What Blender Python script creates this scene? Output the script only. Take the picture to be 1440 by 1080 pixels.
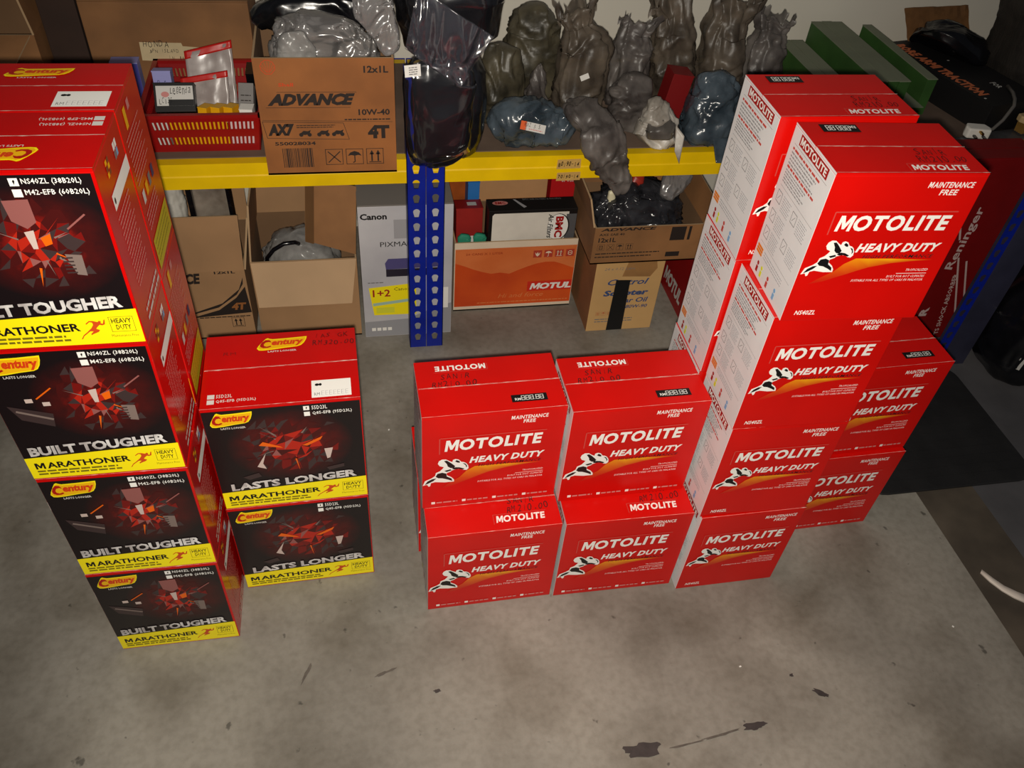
import bpy, bmesh, math, random
from mathutils import Vector, Matrix, noise

# ------------------------------------------------------------------ camera, world, light, exposure
scene = bpy.context.scene
for ob in list(bpy.data.objects):
    bpy.data.objects.remove(ob)
COL = scene.collection
CAM_LOC = Vector((-0.15855, -1.58108, 1.41830))
CAM_RIGHT = Vector((0.982139, -0.174397, 0.070633))
CAM_UP = Vector((0.072067, 0.695428, 0.714973))
CAM_FWD = Vector((0.173810, 0.697112, -0.695575))
cam_data = bpy.data.cameras.new('camera')
cam = bpy.data.objects.new('camera', cam_data)
COL.objects.link(cam)
cam_data.sensor_width = 36.0
cam_data.lens = 1157.48 / 1440.0 * 36.0
cam_data.clip_start = 0.02
m = Matrix((CAM_RIGHT, CAM_UP, -CAM_FWD)).transposed().to_4x4()
m.translation = CAM_LOC
cam.matrix_world = m
scene.camera = cam

world = bpy.data.worlds.new('world')
scene.world = world
world.use_nodes = True
world.node_tree.nodes['Background'].inputs[0].default_value = (0.80, 0.86, 1.0, 1)
world.node_tree.nodes['Background'].inputs[1].default_value = 0.05

# the phone's own flash, a few centimetres from the lens
fl = bpy.data.lights.new('phone_flash', 'SPOT')
fl.energy = 104
fl.color = (1.0, 0.93, 0.82)
fl.spot_size = math.radians(116)
fl.spot_blend = 1.0
fl.shadow_soft_size = 0.008
flo = bpy.data.objects.new('phone_flash', fl)
COL.objects.link(flo)
flo.matrix_world = cam.matrix_world.copy()
flo.location = CAM_LOC - CAM_UP * 0.016 - CAM_RIGHT * 0.004

vs = scene.view_settings
vs.view_transform = 'Standard'
vs.look = 'None'
vs.gamma = 1
vs.use_curve_mapping = False
vs.exposure = 0.0

# ------------------------------------------------------------------ materials
def lin(c):
    return tuple(((v / 255) / 12.92 if v / 255 <= 0.04045 else ((v / 255 + 0.055) / 1.055) ** 2.4) for v in c)

MATS = {}
def mat(name, rgb, rough=0.5, vary=0.0, scale=20.0, bump=0.0, bscale=60.0, metallic=0.0, spec=0.5,
        rgb2=None, alpha=1.0, coat=0.0, stretch=(1, 1, 1), lo=0.35, hi=0.65):
    if name in MATS:
        return MATS[name]
    mt = bpy.data.materials.new(name)
    mt.use_nodes = True
    nt = mt.node_tree
    b = nt.nodes['Principled BSDF']
    c = lin(rgb)
    b.inputs['Base Color'].default_value = (*c, 1)
    b.inputs['Roughness'].default_value = rough
    b.inputs['Metallic'].default_value = metallic
    b.inputs['Specular IOR Level'].default_value = spec
    b.inputs['Alpha'].default_value = alpha
    if coat:
        b.inputs['Coat Weight'].default_value = coat
        b.inputs['Coat Roughness'].default_value = 0.15
    if vary or rgb2 or bump:
        tc = nt.nodes.new('ShaderNodeTexCoord')
        mp = nt.nodes.new('ShaderNodeMapping')
        mp.inputs['Scale'].default_value = stretch
        nt.links.new(tc.outputs['Object'], mp.inputs[0])
    if vary or rgb2:
        n = nt.nodes.new('ShaderNodeTexNoise')
        n.inputs['Scale'].default_value = scale
        n.inputs['Detail'].default_value = 6
        nt.links.new(mp.outputs[0], n.inputs['Vector'])
        r = nt.nodes.new('ShaderNodeValToRGB')
        c2 = lin(rgb2) if rgb2 else tuple(v * (1 - vary) for v in c)
        r.color_ramp.elements[0].position = lo
        r.color_ramp.elements[1].position = hi
        r.color_ramp.elements[0].color = (*c2, 1)
        r.color_ramp.elements[1].color = (*c, 1)
        nt.links.new(n.outputs['Fac'], r.inputs[0])
        nt.links.new(r.outputs[0], b.inputs['Base Color'])
    if bump:
        n2 = nt.nodes.new('ShaderNodeTexNoise')
        n2.inputs['Scale'].default_value = bscale
        n2.inputs['Detail'].default_value = 4
        nt.links.new(mp.outputs[0], n2.inputs['Vector'])
        bp = nt.nodes.new('ShaderNodeBump')
        bp.inputs['Strength'].default_value = bump
        bp.inputs['Distance'].default_value = 0.004
        nt.links.new(n2.outputs['Fac'], bp.inputs['Height'])
        nt.links.new(bp.outputs[0], b.inputs['Normal'])
    MATS[name] = mt
    return mt

M = mat
RED = M('gloss_red_print', (204, 9, 3), 0.36, vary=0.12, scale=9, bump=0.04, bscale=30, spec=0.4)
CRED = M('century_red_print', (192, 7, 5), 0.2, vary=0.12, scale=9, bump=0.02, bscale=30)
WHITE_CARD = M('white_card', (222, 220, 220), 0.45, vary=0.07, scale=14)
WHITE = M('white_ink', (236, 234, 228), 0.45)
OFFWHITE = M('offwhite_ink', (205, 202, 196), 0.5)
BLACK = M('black_ink', (14, 12, 12), 0.45)
GREYINK = M('grey_ink', (120, 118, 118), 0.5)
MIDGREY = M('mid_grey_print', (148, 146, 148), 0.5)
PALEINK = M('pale_grey_ink', (165, 163, 166), 0.5)
REDINK = M('dark_red_ink', (160, 20, 18), 0.45)
PALERED = M('pale_red_ink', (200, 130, 125), 0.5)
PINKINK = M('pink_ink', (190, 70, 62), 0.45)
YELLOW = M('yellow_ink', (245, 226, 10), 0.4)
GOLD = M('golden_ink', (232, 176, 8), 0.4)
ORANGE = M('orange_ink', (220, 120, 20), 0.45)
BLUEINK = M('pale_blue_ink', (120, 165, 205), 0.5)
NAVY = M('navy_ink', (44, 52, 98), 0.5)
LIME = M('lime_ink', (214, 214, 50), 0.5)
HAND = M('marker_ink', (58, 4, 4), 0.6)
HANDK = M('black_marker_ink', (22, 16, 16), 0.6)
PAPER = M('worn_paper_edge', (214, 190, 180), 0.8)
SILVER = M('silver_lettering', (222, 219, 216), 0.4, rgb2=(164, 156, 154), scale=40)
CARD = M('brown_cardboard', (172, 132, 92), 0.75, vary=0.22, scale=5, bump=0.08, bscale=25)
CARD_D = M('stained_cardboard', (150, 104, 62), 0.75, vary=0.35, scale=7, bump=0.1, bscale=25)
CARD_S = M('orange_brown_cardboard', (156, 96, 46), 0.7, vary=0.28, scale=9, bump=0.08, bscale=25)
CARD_IN = M('cardboard_inside', (128, 96, 66), 0.85, vary=0.25, scale=6)
CARD_EDGE = M('cut_cardboard_edge', (176, 146, 110), 0.9)
KINK = M('black_carton_print', (36, 26, 20), 0.7)
BLUE = M('blue_painted_steel', (10, 34, 150), 0.4, vary=0.25, scale=18, bump=0.03)
RACKYEL = M('yellow_painted_steel', (238, 196, 0), 0.4, vary=0.12, scale=14, bump=0.03)
DECK = M('dusty_brown_board', (112, 92, 78), 0.85, vary=0.35, scale=9)
SLATE_STRIP = M('dark_slate_strip', (52, 52, 72), 0.45, vary=0.3, scale=12)
BASKET = M('red_plastic', (150, 10, 10), 0.4, vary=0.15, scale=10)
BLACKPL = M('black_glossy_plastic', (10, 10, 14), 0.22, bump=0.15, bscale=40)
RUBBER = M('black_rubber', (34, 33, 33), 0.6, vary=0.35, scale=12, bump=0.2, bscale=90)

def gradient_art(name, center, radius, core, mid):
    """dark printed panel with a dull red printed cloud in its middle (object coordinates)"""
    mt = bpy.data.materials.new(name)
    mt.use_nodes = True
    nt = mt.node_tree
    b = nt.nodes['Principled BSDF']
    b.inputs['Roughness'].default_value = 0.3
    tc = nt.nodes.new('ShaderNodeTexCoord')
    mp = nt.nodes.new('ShaderNodeMapping')
    mp.inputs['Location'].default_value = [-c / r for c, r in zip(center, radius)]
    mp.inputs['Scale'].default_value = [1 / r for r in radius]
    g = nt.nodes.new('ShaderNodeTexGradient')
    g.gradient_type = 'SPHERICAL'
    nz = nt.nodes.new('ShaderNodeTexNoise')
    nz.inputs['Scale'].default_value = 55
    nz.inputs['Detail'].default_value = 3
    mul = nt.nodes.new('ShaderNodeMath')
    mul.operation = 'MULTIPLY'
    r = nt.nodes.new('ShaderNodeValToRGB')
    e = r.color_ramp.elements
    e[0].position = 0.0
    e[0].color = (*lin((22, 14, 16)), 1)
    e[1].position = 0.55
    e[1].color = (*lin(core), 1)
    x = e.new(0.25)
    x.color = (*lin(mid), 1)
    nt.links.new(tc.outputs['Object'], mp.inputs[0])
    nt.links.new(mp.outputs[0], g.inputs[0])
    nt.links.new(tc.outputs['Object'], nz.inputs[0])
    nt.links.new(g.outputs['Fac'], mul.inputs[0])
    nt.links.new(nz.outputs['Fac'], mul.inputs[1])
    nt.links.new(mul.outputs[0], r.inputs[0])
    nt.links.new(r.outputs[0], b.inputs['Base Color'])
    return mt

# ------------------------------------------------------------------ mesh builder
TEXT_CACHE = {}
def glyphs(s, bold, shear, res=2, spacing=1.0):
    key = (s, bold, shear, res, spacing)
    if key not in TEXT_CACHE:
        cu = bpy.data.curves.new('t', 'FONT')
        cu.body = s
        cu.size = 1
        cu.shear = shear
        cu.offset = bold
        cu.resolution_u = res
        cu.space_character = spacing
        cu.fill_mode = 'FRONT' if False else 'BOTH'
        o = bpy.data.objects.new('t', cu)
        me = bpy.data.meshes.new_from_object(o)
        vs_ = [(v.co.x, v.co.y) for v in me.vertices]
        fs_ = [tuple(p.vertices) for p in me.polygons]
        bpy.data.objects.remove(o)
        bpy.data.curves.remove(cu)
        bpy.data.meshes.remove(me)
        xs = [v[0] for v in vs_] or [0, 1]
        ys = [v[1] for v in vs_] or [0, 1]
        TEXT_CACHE[key] = (vs_, fs_, min(xs), max(xs), min(ys), max(ys))
    return TEXT_CACHE[key]

class Face:
    """a flat printing surface: origin, right, up, normal (local coordinates)"""
    def __init__(s, o, r, u, n):
        s.o, s.r, s.u, s.n = Vector(o), Vector(r), Vector(u), Vector(n)
    def at(s, x, y, layer=0):
        return s.o + s.r * x + s.u * y + s.n * (0.0004 + 0.00025 * layer)

class MB:
    def __init__(s):
        s.v, s.f, s.mi, s.mats, s.cuts = [], [], [], [], []
    def sec(s, name):
        """start a new named section; build_sections makes each one an object"""
        s.cuts.append((name, len(s.v), len(s.f)))
    def build_sections(s, parent):
        out = {}
        ends = s.cuts[1:] + [('', len(s.v), len(s.f))]
        for (name, v0, f0), (_, v1, f1) in zip(s.cuts, ends):
            if f1 == f0:
                continue
            q = MB()
            q.v = s.v[v0:v1]
            q.f = [tuple(a - v0 for a in f) for f in s.f[f0:f1]]
            used = sorted(set(s.mi[f0:f1]))
            q.mats = [s.mats[i] for i in used]
            q.mi = [used.index(i) for i in s.mi[f0:f1]]
            out[name] = q.build(name, parent)
        return out
    def slot(s, mt):
        if mt not in s.mats:
            s.mats.append(mt)
        return s.mats.index(mt)
    def raw(s, verts, faces, mt):
        k = len(s.v)
        i = s.slot(mt)
        s.v += [tuple(p) for p in verts]
        s.f += [tuple(a + k for a in f) for f in faces]
        s.mi += [i] * len(faces)
    def box(s, lo, hi, mt, mts=None, tf=None):
        x0, y0, z0 = lo
        x1, y1, z1 = hi
        vs_ = [Vector(p) for p in ((x0, y0, z0), (x1, y0, z0), (x1, y1, z0), (x0, y1, z0), (x0, y0, z1), (x1, y0, z1), (x1, y1, z1), (x0, y1, z1))]
        if tf is not None:
            vs_ = [tf @ p for p in vs_]
        fs_ = dict(bottom=(0, 3, 2, 1), top=(4, 5, 6, 7), front=(0, 1, 5, 4), right=(1, 2, 6, 5), back=(2, 3, 7, 6), left=(3, 0, 4, 7))
        k = len(s.v)
        s.v += [tuple(p) for p in vs_]
        for n_, f_ in fs_.items():
            s.f.append(tuple(a + k for a in f_))
            s.mi.append(s.slot((mts or {}).get(n_, mt)))
    def rect(s, F, x0, y0, x1, y1, mt, layer=0):
        s.raw([F.at(x0, y0, layer), F.at(x1, y0, layer), F.at(x1, y1, layer), F.at(x0, y1, layer)], [(0, 1, 2, 3)], mt)
    def poly(s, F, pts, mt, layer=0):
        s.raw([F.at(x, y, layer) for x, y in pts], [tuple(range(len(pts)))], mt)
    def disc(s, F, x, y, rx, ry, mt, layer=0, n=14):
        s.poly(F, [(x + rx * math.cos(a * 2 * math.pi / n), y + ry * math.sin(a * 2 * math.pi / n)) for a in range(n)], mt, layer)
    def frame(s, F, x0, y0, x1, y1, t, mt, layer=0):
        s.rect(F, x0, y0, x1, y0 + t, mt, layer)
        s.rect(F, x0, y1 - t, x1, y1, mt, layer)
        s.rect(F, x0, y0, x0 + t, y1, mt, layer)
        s.rect(F, x1 - t, y0, x1, y1, mt, layer)
    def line(s, F, pts, t, mt, layer=0):
        for (ax, ay), (bx, by) in zip(pts, pts[1:]):
            dx, dy = bx - ax, by - ay
            l = math.hypot(dx, dy) or 1e-6
            nx, ny = -dy / l * t / 2, dx / l * t / 2
            s.poly(F, [(ax - nx, ay - ny), (bx - nx, by - ny), (bx + nx, by + ny), (ax + nx, ay + ny)], mt, layer)
    def text(s, F, st, x0, y0, x1, y1, mt, layer=1, bold=0.0, shear=0.0, flip=False, res=2, spacing=1.0, skew=0.0):
        """lettering fitted to the rectangle; flip turns it upside down; skew lifts the right end"""
        if bold >= 0.02 and len(st) > 1 and st[0] == 'M':
            # the heavy M is drawn as its own shape, then the rest of the word
            g = glyphs(st, bold, shear, res, spacing)
            gm = glyphs('M', bold, 0.0, res, spacing)
            W = g[3] - g[2]
            fm = (gm[3] - gm[2]) / W
            su = shear * (g[5] - g[4]) / W
            def pt(px, py):
                u, w = fm * px + su * py, py
                if flip:
                    u, w = 1 - u, 1 - w
                return (x0 + (x1 - x0) * u, y0 + (y1 - y0) * w + skew * u)
            s.poly(F, [pt(*p) for p in ((0, 0), (0, 1), (0.27, 1), (0.5, 0.5), (0.73, 1), (1, 1), (1, 0), (0.79, 0), (0.79, 0.62), (0.58, 0.14), (0.42, 0.14), (0.21, 0.62), (0.21, 0))], mt, layer)
            r0 = fm + 0.018
            if flip:
                s.text(F, st[1:], x0, y0, x1 - (x1 - x0) * r0, y1, mt, layer, bold, shear, flip, res, spacing, skew)
            else:
                s.text(F, st[1:], x0 + (x1 - x0) * r0, y0 + skew * r0, x1, y1 + skew * r0, mt, layer, bold, shear, flip, res, spacing, skew * (1 - r0))
            return
        vs_, fs_, a0, a1, b0, b1 = glyphs(st, bold, shear, res, spacing)
        out = []
        for x, y in vs_:
            u = (x - a0) / (a1 - a0)
            w = (y - b0) / (b1 - b0)
            if flip:
                u, w = 1 - u, 1 - w
            out.append(F.at(x0 + (x1 - x0) * u, y0 + (y1 - y0) * w + skew * u, layer))
        s.raw(out, fs_, mt)
    def hand(s, F, st, x0, y0, x1, y1, mt, layer=1, seed=1, flip=False, bold=-0.006):
        """handwriting: letters with uneven size and baseline"""
        rg = random.Random(seed)
        n = len(st)
        cw = (x1 - x0) / n
        for i, ch in enumerate(st):
            if ch == ' ':
                continue
            j = n - 1 - i if flip else i
            xa = x0 + cw * (j + rg.uniform(0.02, 0.15))
            dy = rg.uniform(-0.12, 0.12) * (y1 - y0)
            hh = (y1 - y0) * rg.uniform(0.8, 1.05)
            if ch in '.-':
                s.disc(F, xa + cw * 0.4, y0 + dy + hh * (0.08 if ch == '.' else 0.5), cw * (0.15 if ch == '.' else 0.35), hh * 0.07, mt, layer, 8)
                continue
            wk = 0.2 if ch in 'I1l' else 0.4 if ch == '/' else 0.78
            xa += cw * (0.78 - wk) / 2
            s.text(F, ch, xa, y0 + dy, xa + cw * wk, y0 + dy + hh, mt, layer, bold=bold, shear=rg.uniform(-0.05, 0.3), flip=flip, skew=rg.uniform(-0.05, 0.08) * hh)
    def dashes(s, F, x0, x1, y, hh, mt, layer=0, seed=0, full=1.0):
        """one line of print too small to read"""
        rg = random.Random(seed)
        x = x0
        end = x0 + (x1 - x0) * full
        while x < end:
            w = rg.uniform(1.2, 4.5) * hh
            s.rect(F, x, y, min(x + w, end), y + hh, mt, layer)
            x += w + hh * 0.6
    def tube(s, pts, r, mt, n=8, caps=True):
        pts = [Vector(p) for p in pts]
        rs = r if isinstance(r, (list, tuple)) else [r] * len(pts)
        k = len(s.v)
        prev = None
        for i, p in enumerate(pts):
            t = (pts[min(i + 1, len(pts) - 1)] - pts[max(i - 1, 0)]).normalized()
            a = prev if prev is not None else (Vector((0, 0, 1)) if abs(t.z) < 0.9 else Vector((1, 0, 0)))
            b = t.cross(a).normalized()
            a = b.cross(t).normalized()
            prev = a
            for j in range(n):
                an = 2 * math.pi * j / n
                s.v.append(tuple(p + (a * math.cos(an) + b * math.sin(an)) * rs[i]))
        sl = s.slot(mt)
        for i in range(len(pts) - 1):
            for j in range(n):
                s.f.append((k + i * n + j, k + i * n + (j + 1) % n, k + (i + 1) * n + (j + 1) % n, k + (i + 1) * n + j))
                s.mi.append(sl)
        if caps:
            s.f.append(tuple(k + j for j in range(n))[::-1])
            s.f.append(tuple(k + (len(pts) - 1) * n + j for j in range(n)))
            s.mi += [sl, sl]
    def extrude(s, prof, axis_a, axis_b, mt):
        """closed profile (list of Vector) swept by the offset axis_b-axis_a"""
        k = len(s.v)
        n = len(prof)
        s.v += [tuple(Vector(p) + Vector(axis_a)) for p in prof] + [tuple(Vector(p) + Vector(axis_b)) for p in prof]
        sl = s.slot(mt)
        for i in range(n):
            s.f.append((k + i, k + (i + 1) % n, k + n + (i + 1) % n, k + n + i))
            s.mi.append(sl)
        s.f.append(tuple(k + i for i in range(n))[::-1])
        s.f.append(tuple(k + n + i for i in range(n)))
        s.mi += [sl, sl]
    def build(s, name, parent=None, smooth=False, bevel=0.0, loc=None):
        me = bpy.data.meshes.new(name)
        me.from_pydata(s.v, [], s.f)
        for mt in s.mats:
            me.materials.append(mt)
        me.polygons.foreach_set('material_index', s.mi)
        if smooth:
            me.polygons.foreach_set('use_smooth', [True] * len(s.f))
        me.update()
        o = bpy.data.objects.new(name, me)
        COL.objects.link(o)
        if parent is not None:
            o.parent = parent
        if loc is not None:
            o.location = loc
        if bevel:
            bm = bmesh.new()
            bm.from_mesh(me)
            bmesh.ops.recalc_face_normals(bm, faces=bm.faces)
            bmesh.ops.bevel(bm, geom=[e for e in bm.edges if len(e.link_faces) == 2 and e.calc_face_angle(0) > 0.5], offset=bevel, segments=2, affect='EDGES', profile=0.6, material=-1)
            bm.to_mesh(me)
            bm.free()
        return o

def thing(name, label, cat, loc=(0, 0, 0), rz=0.0, group=None, rx=0.0, ry=0.0):
    o = bpy.data.objects.new(name, None)
    o.empty_display_size = 0.02
    COL.objects.link(o)
    o.location = loc
    o.rotation_euler = (rx, ry, rz)
    return tag(o, label, cat, group)

def tag(o, label, cat, group=None):
    o['label'] = label
    o['category'] = cat
    if group:
        o['group'] = group
    return o

def struct(o):
    o['kind'] = 'structure'
    return o

def dup(root, loc, rz, label):
    r = root.copy()
    COL.objects.link(r)
    r.location = loc
    r.rotation_euler = (0, 0, rz)
    r['label'] = label
    for ch in list(root.children):
        c = ch.copy()
        COL.objects.link(c)
        c.parent = r
        for g in list(ch.children):
            d = g.copy()
            COL.objects.link(d)
            d.parent = c
    return r

# ------------------------------------------------------------------ setting: floor and wall
def floor_material():
    mt = bpy.data.materials.new('worn_concrete')
    mt.use_nodes = True
    nt = mt.node_tree
    b = nt.nodes['Principled BSDF']
    b.inputs['Roughness'].default_value = 0.62
    tc = nt.nodes.new('ShaderNodeTexCoord')
    def noise_node(sc, det, dist=0.0):
        n = nt.nodes.new('ShaderNodeTexNoise')
        n.inputs['Scale'].default_value = sc
        n.inputs['Detail'].default_value = det
        n.inputs['Distortion'].default_value = dist
        nt.links.new(tc.outputs['Object'], n.inputs[0])
        return n
    def ramp(src, p0, c0, p1, c1):
        r = nt.nodes.new('ShaderNodeValToRGB')
        r.color_ramp.elements[0].position = p0
        r.color_ramp.elements[0].color = (*lin(c0), 1)
        r.color_ramp.elements[1].position = p1
        r.color_ramp.elements[1].color = (*lin(c1), 1)
        nt.links.new(src, r.inputs[0])
        return r
    def mul(a, c, fac=1.0):
        mx = nt.nodes.new('ShaderNodeMix')
        mx.data_type = 'RGBA'
        mx.blend_type = 'MULTIPLY'
        mx.inputs[0].default_value = fac
        nt.links.new(a, mx.inputs[6])
        nt.links.new(c, mx.inputs[7])
        return mx
    base = ramp(noise_node(2.2, 5, 0.2).outputs['Fac'], 0.34, (126, 121, 112), 0.66, (156, 150, 139))
    st = ramp(noise_node(5.5, 6, 0.2).outputs['Fac'], 0.30, (206, 202, 196), 0.55, (255, 255, 255))
    fine = ramp(noise_node(70, 4).outputs['Fac'], 0.3, (236, 235, 233), 0.6, (255, 255, 255))
    spk = ramp(noise_node(34, 3).outputs['Fac'], 0.26, (60, 55, 50), 0.31, (255, 255, 255))
    c = mul(mul(mul(base.outputs[0], st.outputs[0]).outputs[2], fine.outputs[0]).outputs[2], spk.outputs[0], 0.6)
    nt.links.new(c.outputs[2], b.inputs['Base Color'])
    bp = nt.nodes.new('ShaderNodeBump')
    bp.inputs['Strength'].default_value = 0.12
    bp.inputs['Distance'].default_value = 0.003
    nt.links.new(noise_node(120, 5).outputs['Fac'], bp.inputs['Height'])
    nt.links.new(bp.outputs[0], b.inputs['Normal'])
    return mt

FLOORM = floor_material()
b = MB()
b.box((-3, -3.2, -0.05), (1.2, 0.75, 0), FLOORM)
floor = struct(b.build('floor'))
# the slab beyond the joint is darker; a dark brown strip runs along it
b = MB()
b.box((1.2, -3.2, -0.05), (4, 0.75, 0.0), M('dark_floor_slab', (92, 90, 92), 0.6, vary=0.3, scale=6, bump=0.1))
b.build('slab', floor)
b = MB()
FF = Face((0, 0, 0.0003), (1, 0, 0), (0, 1, 0), (0, 0, 1))
b.rect(FF, 1.055, -3.0, 1.2, -0.6, M('brown_floor_strip', (92, 82, 70), 0.6, vary=0.45, scale=7), 0)
b.build('joint_strip', floor)
def blot(cx, cy, rx, ry, seed, mt, layer=1, n=26, rot=0.0):
    rg = random.Random(seed)
    q = MB()
    pts = []
    for i in range(n):
        a = 2 * math.pi * i / n
        k = 1 + 0.32 * (noise.noise(Vector((math.cos(a) * 1.6, math.sin(a) * 1.6, seed))) * 2) + rg.uniform(-0.12, 0.12)
        x, y = rx * k * math.cos(a), ry * k * math.sin(a)
        pts.append((cx + x * math.cos(rot) - y * math.sin(rot), cy + x * math.sin(rot) + y * math.cos(rot)))
    q.poly(FF, pts, mt, layer)
    return q.build('scuff_mark', floor)
SCUFF = M('dark_scuff', (66, 58, 56), 0.7, vary=0.3, scale=60)
SCUFF2 = M('faint_scuff', (98, 90, 82), 0.7, vary=0.3, scale=60)
blot(0.263, -1.070, 0.034, 0.011, 3, SCUFF)
blot(0.472, -1.061, 0.024, 0.006, 5, SCUFF, rot=0.05)
blot(0.41, -1.066, 0.035, 0.0025, 7, SCUFF2, rot=0.12)
blot(0.34, -1.074, 0.04, 0.0016, 8, SCUFF2, rot=0.08)
blot(-0.165, -0.871, 0.018, 0.003, 9, SCUFF2, rot=0.3)
blot(-0.074, -0.917, 0.007, 0.003, 10, SCUFF)
blot(0.62, -1.02, 0.014, 0.005, 12, SCUFF, rot=-0.6)
blot(0.58, -0.98, 0.004, 0.003, 13, SCUFF)
blot(-0.30, -0.85, 0.02, 0.003, 14, SCUFF2, rot=1.1)

WALLM = M('painted_wall', (226, 220, 206), 0.8, vary=0.06, scale=3, bump=0.03)
b = MB()
b.box((-3, 0.56, 0), (4, 0.68, 2.6), WALLM)
struct(b.build('wall_back'))

# ------------------------------------------------------------------ shared printing pieces
def seven_seg(b, F, st, x0, y0, x1, y1, mt, layer, flip=False):
    """RM888.88 price digits built from outlined bars"""
    def R(a0, c0, a1, c1):
        if flip:
            a0, a1, c0, c1 = x0 + x1 - a1, x0 + x1 - a0, y0 + y1 - c1, y0 + y1 - c0
        b.rect(F, a0, c0, a1, c1, mt, layer)
    w = (x1 - x0)
    hh = y1 - y0
    if flip:
        b.text(F, 'RM', x1 - w * 0.19, y0 + hh * 0.45, x1, y1, mt, layer, bold=0.01, flip=True)
    else:
        b.text(F, 'RM', x0, y0, x0 + w * 0.19, y0 + hh * 0.55, mt, layer, bold=0.01)
    x = x0 + w * 0.215
    cw = w * 0.142
    t = hh * 0.09
    for ch in '888.88':
        if ch == '.':
            R(x, y0, x + t, y0 + t)
            x += w * 0.045
            continue
        e = x + cw * 0.84
        R(x, y0, e, y0 + t); R(x, y1 - t, e, y1); R(x, y0 + hh / 2 - t / 2, e, y0 + hh / 2 + t / 2)
        R(x, y0, x + t, y1); R(e - t, y0, e, y1)
        x += cw

def motolite_word(b, F, x0, y0, x1, y1, ink, layer=1, flip=False, frame=True, fr_ink=None):
    b.text(F, 'MOTOLITE', x0, y0, x1, y1, ink, layer, bold=0.038, shear=0.0 if flip else 0.12, flip=flip, res=3, spacing=1.14)
    if frame:
        g = (y1 - y0) * 0.22
        t = (y1 - y0) * 0.07
        k = fr_ink or PINKINK
        if flip:
            b.line(F, [(x0 - g, y0 - g), (x1 + g, y0 - g), (x1 + g, y1)], t, k, layer)
        else:
            b.line(F, [(x0 - g * 1.4, y0 - g), (x0 - g * 1.4, y1 + g), (x1 + g, y1 + g)], t, k, layer)

def crease(b, F, x0, x1, y, seed, ink=PAPER, layer=2, density=9):
    """worn paper showing along a flap edge"""
    rg = random.Random(seed)
    n = 34
    top, bot = [], []
    for i in range(n + 1):
        x = x0 + (x1 - x0) * i / n
        t = 0.00012 + (0.0009 if rg.random() < density * 0.02 else 0.00022) * rg.random()
        top.append((x, y + t * 0.6))
        bot.append((x, y - t))
    b.raw([F.at(*p, layer) for p in top] + [F.at(*p, layer) for p in bot], [(n + 1 + i, n + 2 + i, i + 1, i) for i in range(n)], ink)

MAN = [(3.1, 82.1), (6.2, 92.2), (15.6, 97.3), (20.5, 101.7), (21.5, 108.0), (27.4, 111.4), (30.7, 115.8), (32.6, 119.3), (26.8, 122.2), (24.1, 127.5), (25.4, 132.8), (29.6, 136.1), (35.3, 135.6), (40.0, 131.5), (44.2, 128.7), (44.9, 133.1), (48.3, 134.7), (52.9, 132.9), (56.6, 127.5), (60.1, 126.5), (63.6, 123.7), (66.5, 118.3), (67.3, 112.0), (64.6, 108.5), (60.2, 109.5), (55.9, 112.3), (50.2, 112.5), (44.4, 110.9), (42.2, 108.3), (36.7, 105.7), (36.7, 101.2), (43.6, 95.5), (47.3, 89.8), (47.4, 85.2), (34.3, 85.3), (20.5, 88.0), (14.6, 86.3), (13.6, 79.9), (11.4, 79.0), (9.0, 83.8)]
MAN_DARK = [[(32.5, 132.6), (36.2, 133.3), (39.9, 129.7), (43.9, 125.2), (48.3, 119.7), (46.8, 115.3), (41.6, 116.4), (37.9, 120.1), (36.7, 125.4)], [(47.9, 129.5), (49.9, 132.4), (54.3, 129.3), (54.8, 125.8), (51.3, 126.7)], [(43.1, 114.5), (48.5, 117.1), (54.5, 116.0), (61.6, 112.2), (59.8, 110.4), (53.3, 112.8), (47.1, 112.3)], [(33.1, 111.3), (41.8, 113.7), (43.6, 110.9), (36.5, 108.5)], [(21.1, 99.9), (23.7, 106.2), (30.4, 107.7), (36.2, 104.8), (36.9, 98.4), (43.8, 92.7), (45.0, 87.1), (38.8, 91.0), (30.9, 95.0), (24.9, 96.1)], [(5.8, 83.9), (9.7, 91.1), (16.3, 95.5), (22.4, 96.2), (17.9, 90.8), (11.3, 86.5)], [(58.4, 124.8), (62.6, 122.9), (65.3, 117.4), (64.1, 113.9), (62.9, 119.3)]]
SUN_TOP = [(18.7, 64.6), (30.6, 73.5), (49.7, 86), (60, 98.0), (74, 106.6), (91.4, 106.1), (124.3, 105.6), (158.3, 104.0), (186.7, 103.1)]
SUN_BOT = [(18.7, 64.6), (39.9, 69.5), (56, 76), (68.6, 80.7), (84, 87), (97.1, 91.8), (127.4, 98.2), (159.2, 101.4), (186.7, 103.1)]

def sun_material():
    mt = bpy.data.materials.new('sunburst_print')
    mt.use_nodes = True
    nt = mt.node_tree
    bs = nt.nodes['Principled BSDF']
    bs.inputs['Roughness'].default_value = 0.38
    at = nt.nodes.new('ShaderNodeAttribute')
    at.attribute_name = 'ink'
    nt.links.new(at.outputs['Color'], bs.inputs['Base Color'])
    return mt
SUNM = sun_material()

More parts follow.
